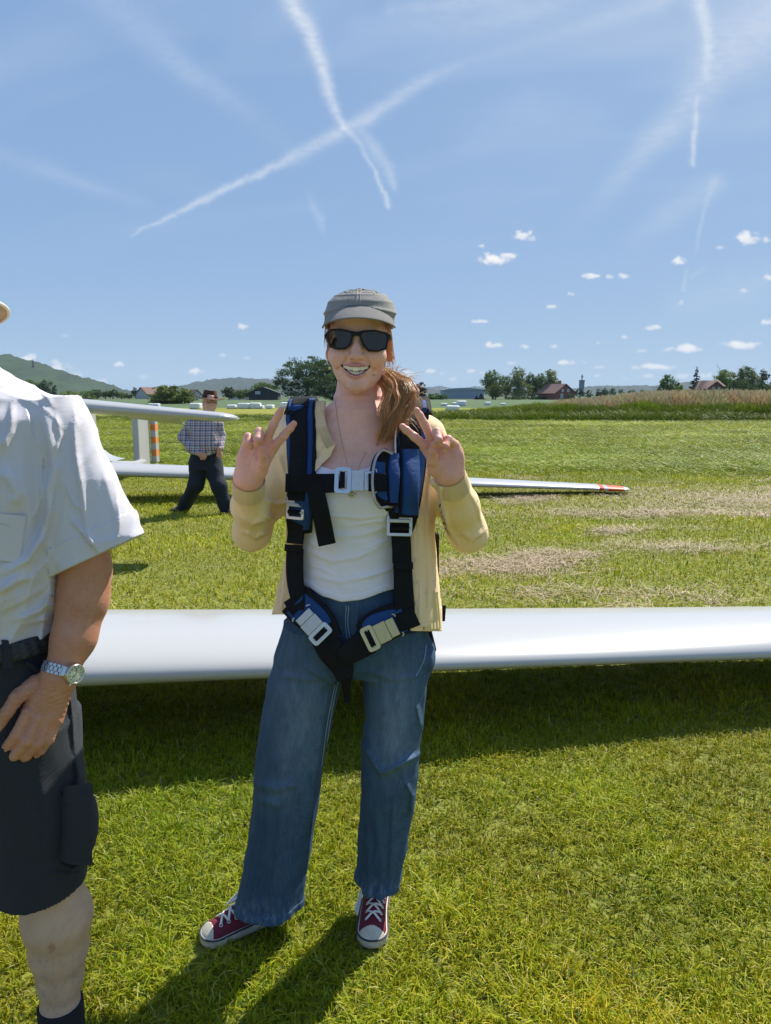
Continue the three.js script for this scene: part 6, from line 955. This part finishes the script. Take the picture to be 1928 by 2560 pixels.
  const paleSkin = (x, y, z) => { const n = fbm(x * 45, y * 30, z * 45, 4), n2 = fbm(x * 14, y * 10, z * 14, 3); let c = [.60 * (1 + .08 * n), .405 * (1 + .14 * n), .295 * (1 + .16 * n)]; const [X, Y] = proj(x, y, z); const v = clamp(.5 + 2.2 * n2); c = C3(c, [.50, .35, .29], .2 * v); if (Math.hypot(X - 130, (Y - 2368) * .8) < 9 + 6 * noise(X * .3, Y * .3)) c = C3(c, [.42, .17, .12], .6); const vein = Math.abs(noise(X * .03, Y * .02, 2)); if (vein < .03 && Y > 2380) c = C3(c, [.30, .30, .30], .45); return c; };
  const mHead = frame(at(-165, 800, 1.40), .1, 0, 0, 1.04), neckM = cone(at(-130, 850, 1.42), at(-100, 930, 1.44), .056, .066);
  const headM = (x, y, z) => { const [a, b, c] = mHead.loc(x, y, z); return smin(headField(a, b, c, false), neckM(x, y, z), .015); };
  wpart('body', merge([
    sdfMesh(mArm, ...sdfBounds([at(205, 1330, 1.41), at(261, 1500, 1.4), at(-10, 1900, 1.3), at(150, 1690, 1.345)], .06), .003, { color: manSkin, uv: (x, y, z) => [x * .7, y * .7] }),
    sdfMesh(legs, ...sdfBounds([at(102, 2080, 1.42), at(152, 2640, 1.43), at(-250, 2640, 1.46), at(-242, 2080, 1.45)], .1), .0045, { color: paleSkin }),
    sdfMesh(headM, ...sdfBounds([at(-165, 800, 1.40), at(-75, 900, 1.44)], .16), .005, { color: manSkin })]), skin, man);
  // shorts, belt
  const navy = mat(lin(.018, .021, .028), .95, { bumpMap: rep(weaveB, 6), bumpScale: .0012, sheen: .25, sheenColor: lin(.25, .27, .32) });
  const hip = stack([[1570, -284, 142, 1.42, .150], [1640, -290, 154, 1.42, .152], [1727, -298, 176, 1.42, .15], [1860, -304, 186, 1.42, .14], [1960, -300, 190, 1.42, .10]]), sl1 = stack([[1800, -70, 184, 1.42, .13], [1900, -52, 194, 1.415, .122], [2000, -30, 206, 1.41, .112], [2100, -14, 210, 1.405, .104], [2170, -2, 209, 1.40, .10], [2206, 2, 208, 1.40, .10]]), sl2 = stack([[1800, -310, -60, 1.44, .13], [1900, -320, -85, 1.44, .122], [2000, -330, -110, 1.44, .112], [2100, -335, -130, 1.44, .104], [2206, -345, -140, 1.44, .10]]);
  const shC = creases([[[190, 1900], [196, 1940], [186, 1990], 9, .010], [[175, 1730], [182, 1800], [186, 1880], 7, .005], [[150, 2160], [180, 2175], [205, 2160], 6, .006], [[120, 2180], [170, 2190], [206, 2180], 6, .005], [[20, 1900], [60, 2000], [70, 2100], 20, .006], [[100, 1950], [120, 2050], [110, 2150], 18, .006]]);
  const pouch = ell(at(203, 2060, 1.41), .030, .075, .055);
  const shorts0 = (x, y, z) => smin(smin(smin(hip(x, y, z), sl1(x, y, z), .02), sl2(x, y, z), .02), pouch(x, y, z), .018);
  wpart('shorts', sdfMesh((x, y, z) => { let d = shorts0(x, y, z); if (d > .04) return d; const [X, Y] = proj(x, y, z); d -= shC(X, Y) + .005 * fbm(x * 11, y * 6, z * 11, 3); return Math.max(d, -(d + .02) * (y < sl1.y0 + .03 ? 1 : 0) - (y < sl1.y0 + .03 ? 0 : 1)); }, [-1.22, .34, -1.68], [-.50, 1.02, -1.20], .005, {}), navy, man);
  const SB = (n, l, lift, th, m, o) => wpart(n, band(shorts0, l, lift, th, { near: 1.0, far: 2.2, t0: 1.5, smooth: 3, ...o }), m, man);
  SB('cargo_pocket', [[183, 1985, 34], [190, 2060, 37], [186, 2150, 36]], .004, .016, navy, { puff: .5 }); SB('pocket_flap', [[178, 1966, 32], [181, 1990, 33], [180, 2012, 31]], .016, .008, navy);
  SB('belt', [[-260, 1622, 23], [-80, 1640, 24], [20, 1632, 24], [80, 1616, 23], [135, 1596, 22]], .008, .005, mat(lin(.022, .022, .024), .6, { bumpMap: rep(webB, 30, 3), bumpScale: .003 })); SB('belt_loop', [[16, 1604, 9], [14, 1640, 10], [16, 1668, 12]], .015, .004, navy); SB('pocket_edge', [[62, 1655, 4], [90, 1675, 4], [105, 1720, 4], [112, 1780, 4]], .003, .003, navy);
  // wrist watch
  {
    const c = at(157, 1676, 1.348), dir = at(186, 1592, 1.375).sub(at(...wr.slice(0, 3))).normalize(), wt = subgroup('watch', man); const outw = V(.80, -.05, .62); outw.addScaledVector(dir, -outw.dot(dir)).normalize(); const sidew = dir.clone().cross(outw); const m = new THREE.Matrix4().makeBasis(outw, dir, sidew); m.setPosition(c); wt.applyMatrix4(new THREE.Matrix4().copy(man.matrixWorld).invert().multiply(m));
    const st = mat(lin(.60, .60, .60), .28, { metalness: 1 }), R = .0372, Rz = .0372;
    const link = new RoundedBoxGeometry(.0022, .0062, .0068, 2, .0008), linkM = new RoundedBoxGeometry(.0026, .0078, .0068, 2, .0009);
    for (let i = 0; i < 24; i++) { const a = .62 + i / 23 * (6.283 - 1.24); for (const k of [-1, 0, 1]) { const off = k ? 0 : .5 * (6.283 - 1.24) / 23, g = (k ? link : linkM).clone().rotateY(-(a + off)).translate(Math.cos(a + off) * R, k * .0069, Math.sin(a + off) * Rz); part('link', g, st, wt); } }
    const face = g => g.rotateZ(-Math.PI / 2).translate(R + .001, 0, 0);
    part('case', face(new THREE.CylinderGeometry(.0185, .0195, .009, 40)), st, wt); part('bezel', face(new THREE.TorusGeometry(.0172, .0018, 10, 40).rotateX(Math.PI / 2).translate(0, .0048, 0)), st, wt);
    part('dial', face(new THREE.CylinderGeometry(.0158, .0158, .0006, 40).translate(0, .0050, 0)), mat(lin(.52, .55, .44), .5), wt);
    const dk = mat(lin(.05, .05, .05), .4); for (let i = 0; i < 12; i++) part('hour_mark', face(new THREE.BoxGeometry(.0011, .0005, .0030).translate(0, .0056, .0128).rotateY(i * .5236)), dk, wt);
    part('hand', face(new THREE.BoxGeometry(.0011, .0005, .0085).translate(0, .0060, .004).rotateY(2.2)), dk, wt); part('hand', face(new THREE.BoxGeometry(.0008, .0005, .012).translate(0, .0065, .006).rotateY(4.4)), dk, wt);
    part('crystal', face(new THREE.CylinderGeometry(.0160, .0160, .0008, 40).translate(0, .0074, 0)), new THREE.MeshPhysicalMaterial({ color: 0xffffff, roughness: .02, transmission: 1, thickness: 0, ior: 1.3 }), wt);
    for (const s of [-1, 1]) part('lug', new RoundedBoxGeometry(.007, .019, .008, 3, .002).rotateY(s * -.62).translate(R * .90 - .001, 0, s * .0195), st, wt); part('crown', new THREE.CylinderGeometry(.0026, .0026, .004, 12).translate(R + .001, -.0205, 0), st, wt);
  }
  // socks and shoes
  const sockM = mat(lin(.012, .014, .02), .95, { bumpMap: rep(ribB, 10, 1), bumpScale: .001 });
  for (const [x, Z] of [[151, 1.43], [-250, 1.46]]) { const a = at(x, 2506, Z), b = V(a.x, .06, a.z); wpart('sock', sdfMesh((q, y, z) => Math.max(cone(V(a.x, a.y, a.z), b, .0475, .046)(q, y, z) - .0015 * noise(q * 60, y * 30, z * 60), y - a.y), ...sdfBounds([a, b], .06), .004), sockM, man); const cm = mat(lin(.02, .02, .022), .6); shoe('shoe', man, V(b.x, .004, b.z - .07), -Math.PI / 2, { sole: cm, stripe: cm, upper: cm, cap: cm, tongue: cm, eyelet: cm, lace: cm }); }
  // straw hat seen from below its brim
  {
    const straw = dataTex(128, (u, v) => { const k = .62 + .28 * Math.sin(u * 6.283 * 32) * Math.sin(v * 6.283 * 32) + .2 * (n1(u, v) - .5); return [k, k * .95, k * .85]; }), sm = mat(lin(.56, .40, .21), .85, { map: rep(straw, 8), bumpMap: rep(straw, 8), bumpScale: .002, transmission: .25, thickness: 0 });
    const h = subgroup('hat', man), c = at(-182, 752, 1.40); h.position.copy(man.worldToLocal(c.clone())); h.rotation.set(-.075, 0, -.04);
    part('brim', grid(72, 8, (u, v) => { const a = u * 6.283, r = mix(.085, .130, v); return V(Math.cos(a) * r, .012 * Math.cos(2 * a) * v - .010 * v, Math.sin(a) * r * 1.12); }, true), sm, h);
    part('brim_edge', rope(Array.from({ length: 73 }, (_, i) => { const a = i / 72 * 6.283; return V(Math.cos(a) * .130, .012 * Math.cos(2 * a) - .010, Math.sin(a) * .1456); }), .0032, 8), mat(lin(.72, .66, .55), .8), h);
    part('crown', grid(60, 14, (u, v) => { const a = u * 6.283, r = .0855 * Math.pow(Math.cos(v * 1.5), .35) + .0005; return V(Math.cos(a) * r, v * .10, Math.sin(a) * r * 1.15); }, true), sm, h); part('hat_band', grid(60, 2, (u, v) => V(Math.cos(u * 6.283) * .0872, v * .03, Math.sin(u * 6.283) * .0995), true), mat(lin(.75, .72, .66), .8), h);
  }
}

// ------------------------------------------------------------------ the man walking behind, in a brown hat
{
  const Z = 9.45, m = thing('person', 'person walking in brown hat, checked shirt and dark jeans behind the tailplane', 'person', [-2.35, 0, -Z]);
  const P = (x, y, dz = 0) => at(x, y, Z + dz), C = (...l) => chain(l.map(([x, y, r, dz = 0]) => [P(x, y, dz), r]), .05);
  const hd = frame(P(525, 1006, -.02), .45, 0, -.05, 1.12), hf = (x, y, z) => { const [a, b, c] = hd.loc(x, y, z); return headField(a, b, c, false); };
  const nk = cone(P(522, 1020), P(517, 1045), .062, .075), handA = chain([[P(497, 1133, -.2), .034], [P(510, 1141, -.2), .036]]), handB = chain([[P(549, 1122, -.12), .034], [P(550, 1138, -.1), .034]]), thumbA = cone(P(508, 1134, -.22), P(519, 1137, -.21), .014, .01), thumbB = cone(P(545, 1130, -.14), P(543, 1140, -.14), .014, .01);
  const fing = [0, 1, 2, 3].flatMap(i => [cone(P(500 + i * 3, 1140 + i * .6, -.215), P(503 + i * 3, 1148, -.205), .0105, .009), cone(P(546 + i * 2.2, 1133, -.135), P(546 + i * 2.2, 1144, -.125), .0105, .009)]);
  wpart('body', merge([sdfMesh((x, y, z) => smin(hf(x, y, z), nk(x, y, z), .02), ...sdfBounds([P(525, 1006), P(517, 1045)], .16), .008, { color: (x, y, z) => { const n = fbm(x * 20, y * 20, z * 20, 2); return [.78 * (1 + .1 * n), .44 * (1 + .2 * n), .34 * (1 + .2 * n)]; } }), sdfMesh((x, y, z) => { let d = Math.min(smin(handA(x, y, z), thumbA(x, y, z), .01), smin(handB(x, y, z), thumbB(x, y, z), .01)); for (const f of fing) d = smin(d, f(x, y, z), .006); return d; }, ...sdfBounds([P(495, 1130, -.2), P(555, 1150, -.1)], .07), .006, { color: () => [.56, .30, .22] })]), skin, m);
  const plaid = dataTex(256, (u, v) => { const b = (t, n, w) => (((t * n) % 1) < w ? 1 : 0), U = u, Vv = v; let c = [.74, .72, .74]; const a1 = b(U, 6, .3), a2 = b(Vv, 6, .3), r1 = b(U + .083, 6, .14), r2 = b(Vv + .083, 6, .14); c = C3(c, [.10, .14, .32], (a1 + a2) * .34); c = C3(c, [.45, .07, .10], (r1 + r2) * .34); return c; }, true);
  const shirtM = mat(lin(1, 1, 1), .9, { map: rep(plaid, 2.7) });
  const trunk = stack([[1036, 494, 536, Z, .10], [1048, 478, 546, Z, .13], [1064, 472, 552, Z, .15], [1090, 476, 552, Z - .02, .17], [1110, 477, 552, Z - .03, .18], [1126, 481, 549, Z - .02, .17], [1134, 483, 547, Z, .16]]);
  const aL = C([478, 1060, .075], [459, 1092, .062, .0], [478, 1122, .052, -.12], [497, 1132, .042, -.19]), aR = C([545, 1060, .07], [553, 1092, .056, .02], [551, 1120, .043, -.1]);
  wpart('shirt', sdfMesh((x, y, z) => smin(smin(trunk(x, y, z), aL(x, y, z), .04), aR(x, y, z), .04) - .014 * fbm(x * 7, y * 6, z * 7, 3), ...sdfBounds([P(450, 1030), P(560, 1140)], .25), .012, { uv: (x, y, z, nx) => [x * .9 + (Math.abs(nx) > .7 ? z : 0), y] }), shirtM, m);
  for (const s of [-1, 1]) wpart('collar', new RoundedBoxGeometry(.075, .05, .012, 2, .004).rotateZ(s * -.7).rotateY(s * .3).translate(P(520 + s * 8, 1043).x, P(520, 1043).y, -Z + .10), shirtM, m);
  const dj = mat(lin(.009, .015, .028), .9, { bumpMap: rep(denimT, 4), bumpScale: .003 });
  const jn = (() => { const p = stack([[1126, 478, 549, Z, .15], [1150, 475, 552, Z, .16], [1172, 478, 556, Z, .15]]), a = C([498, 1165, .125], [490, 1212, .095, -.05], [466, 1255, .078, .1], [455, 1277, .072, .12]), b = C([530, 1165, .125], [548, 1215, .095, -.12], [560, 1255, .078, -.1], [566, 1280, .075, -.08]); return (x, y, z) => smin(smin(a(x, y, z), b(x, y, z), .02), p(x, y, z), .06) - .012 * fbm(x * 8, y * 7, z * 8, 3); })();
  wpart('jeans', sdfMesh(jn, ...sdfBounds([P(470, 1120), P(575, 1284)], .34), .013), dj, m);
  const lb = mat(lin(.02, .018, .016), .5); wpart('belt', grid(40, 2, (u, v) => { const a = u * 6.283, c = P(514, 1129 + v * 6.5); return V(c.x + Math.cos(a) * .178, c.y, c.z + Math.sin(a) * .158); }, true), lb, m); wpart('belt_buckle', new RoundedBoxGeometry(.05, .035, .01, 2, .004).translate(P(528, 1132).x, P(528, 1132).y, -Z + .165), steel, m);
  const bc = { sole: mat(lin(.1, .09, .08), .8), upper: mat(lin(.07, .055, .045), .85) }; const shc = { sole: bc.sole, stripe: bc.sole, upper: bc.upper, cap: bc.upper, tongue: bc.upper, eyelet: bc.upper, lace: bc.upper };
  const f1 = P(452, 1286, .12), f2 = P(567, 1284, -.08); const s1 = shoe('shoe', m, V(f1.x + .10, .0, f1.z - .08), Math.PI + .6, shc), s2 = shoe('shoe', m, V(f2.x - .05, .0, f2.z - .09), -.9, shc);
  // brown felt hat
  const felt = mat(lin(.075, .026, .010), .85, { sheen: .3, sheenColor: lin(.5, .25, .12) }), h = subgroup('hat', m), c = P(525, 996); h.position.copy(m.worldToLocal(c)); h.rotation.set(.02, .35, -.10);
  const bp = (u, v, o) => { const a = u * 6.283, r = mix(.09, .182, v); return V(Math.cos(a) * r, .014 * v * v * Math.cos(2 * a) + o, Math.sin(a) * r * 1.1); };
  part('brim', merge([grid(56, 6, (u, v) => bp(u, v, .003), true), grid(56, 6, (u, v) => bp(u, v, -.003), true), rope(Array.from({ length: 57 }, (_, i) => bp(i / 56, 1, 0)), .004, 6)]), felt, h);
  part('crown', grid(48, 16, (u, v) => { const a = u * 6.283, q = v < .75 ? 1 - .20 * (v / .75) : .80 * Math.sqrt(Math.max(0, 1 - ((v - .75) / .25) ** 2)) + .001, y = v < .75 ? v / .75 * .10 : .10 + (v - .75) / .25 * .008 - .035 * Math.exp(-((Math.cos(a) * q / .3) ** 2)) * ((v - .75) / .25); return V(Math.cos(a) * .098 * q, y, Math.sin(a) * .112 * q); }, true), felt, h); part('hat_band', grid(48, 2, (u, v) => V(Math.cos(u * 6.283) * .0985, .002 + v * .028, Math.sin(u * 6.283) * .1125), true), mat(lin(.03, .018, .012), .6), h);
  const gl = subgroup('glasses', m); gl.applyMatrix4(new THREE.Matrix4().copy(m.matrixWorld).invert().multiply(hd.m)); const wire = mat(lin(.25, .2, .15), .3, { metalness: .8 }); for (const s of [-1, 1]) { part('rim', new THREE.TorusGeometry(.021, .0016, 6, 20).scale(1.1, .85, 1).translate(s * .031, .006, .095), wire, gl); part('temple_arm', rope([V(s * .054, .01, .09), V(s * .076, .01, .03), V(s * .078, .0, -.02)], .0016, 5), wire, gl); } part('bridge', rope([V(-.010, .01, .098), V(0, .013, .1), V(.010, .01, .098)], .0014, 5), wire, gl);
}
renderer.render(scene, camera);
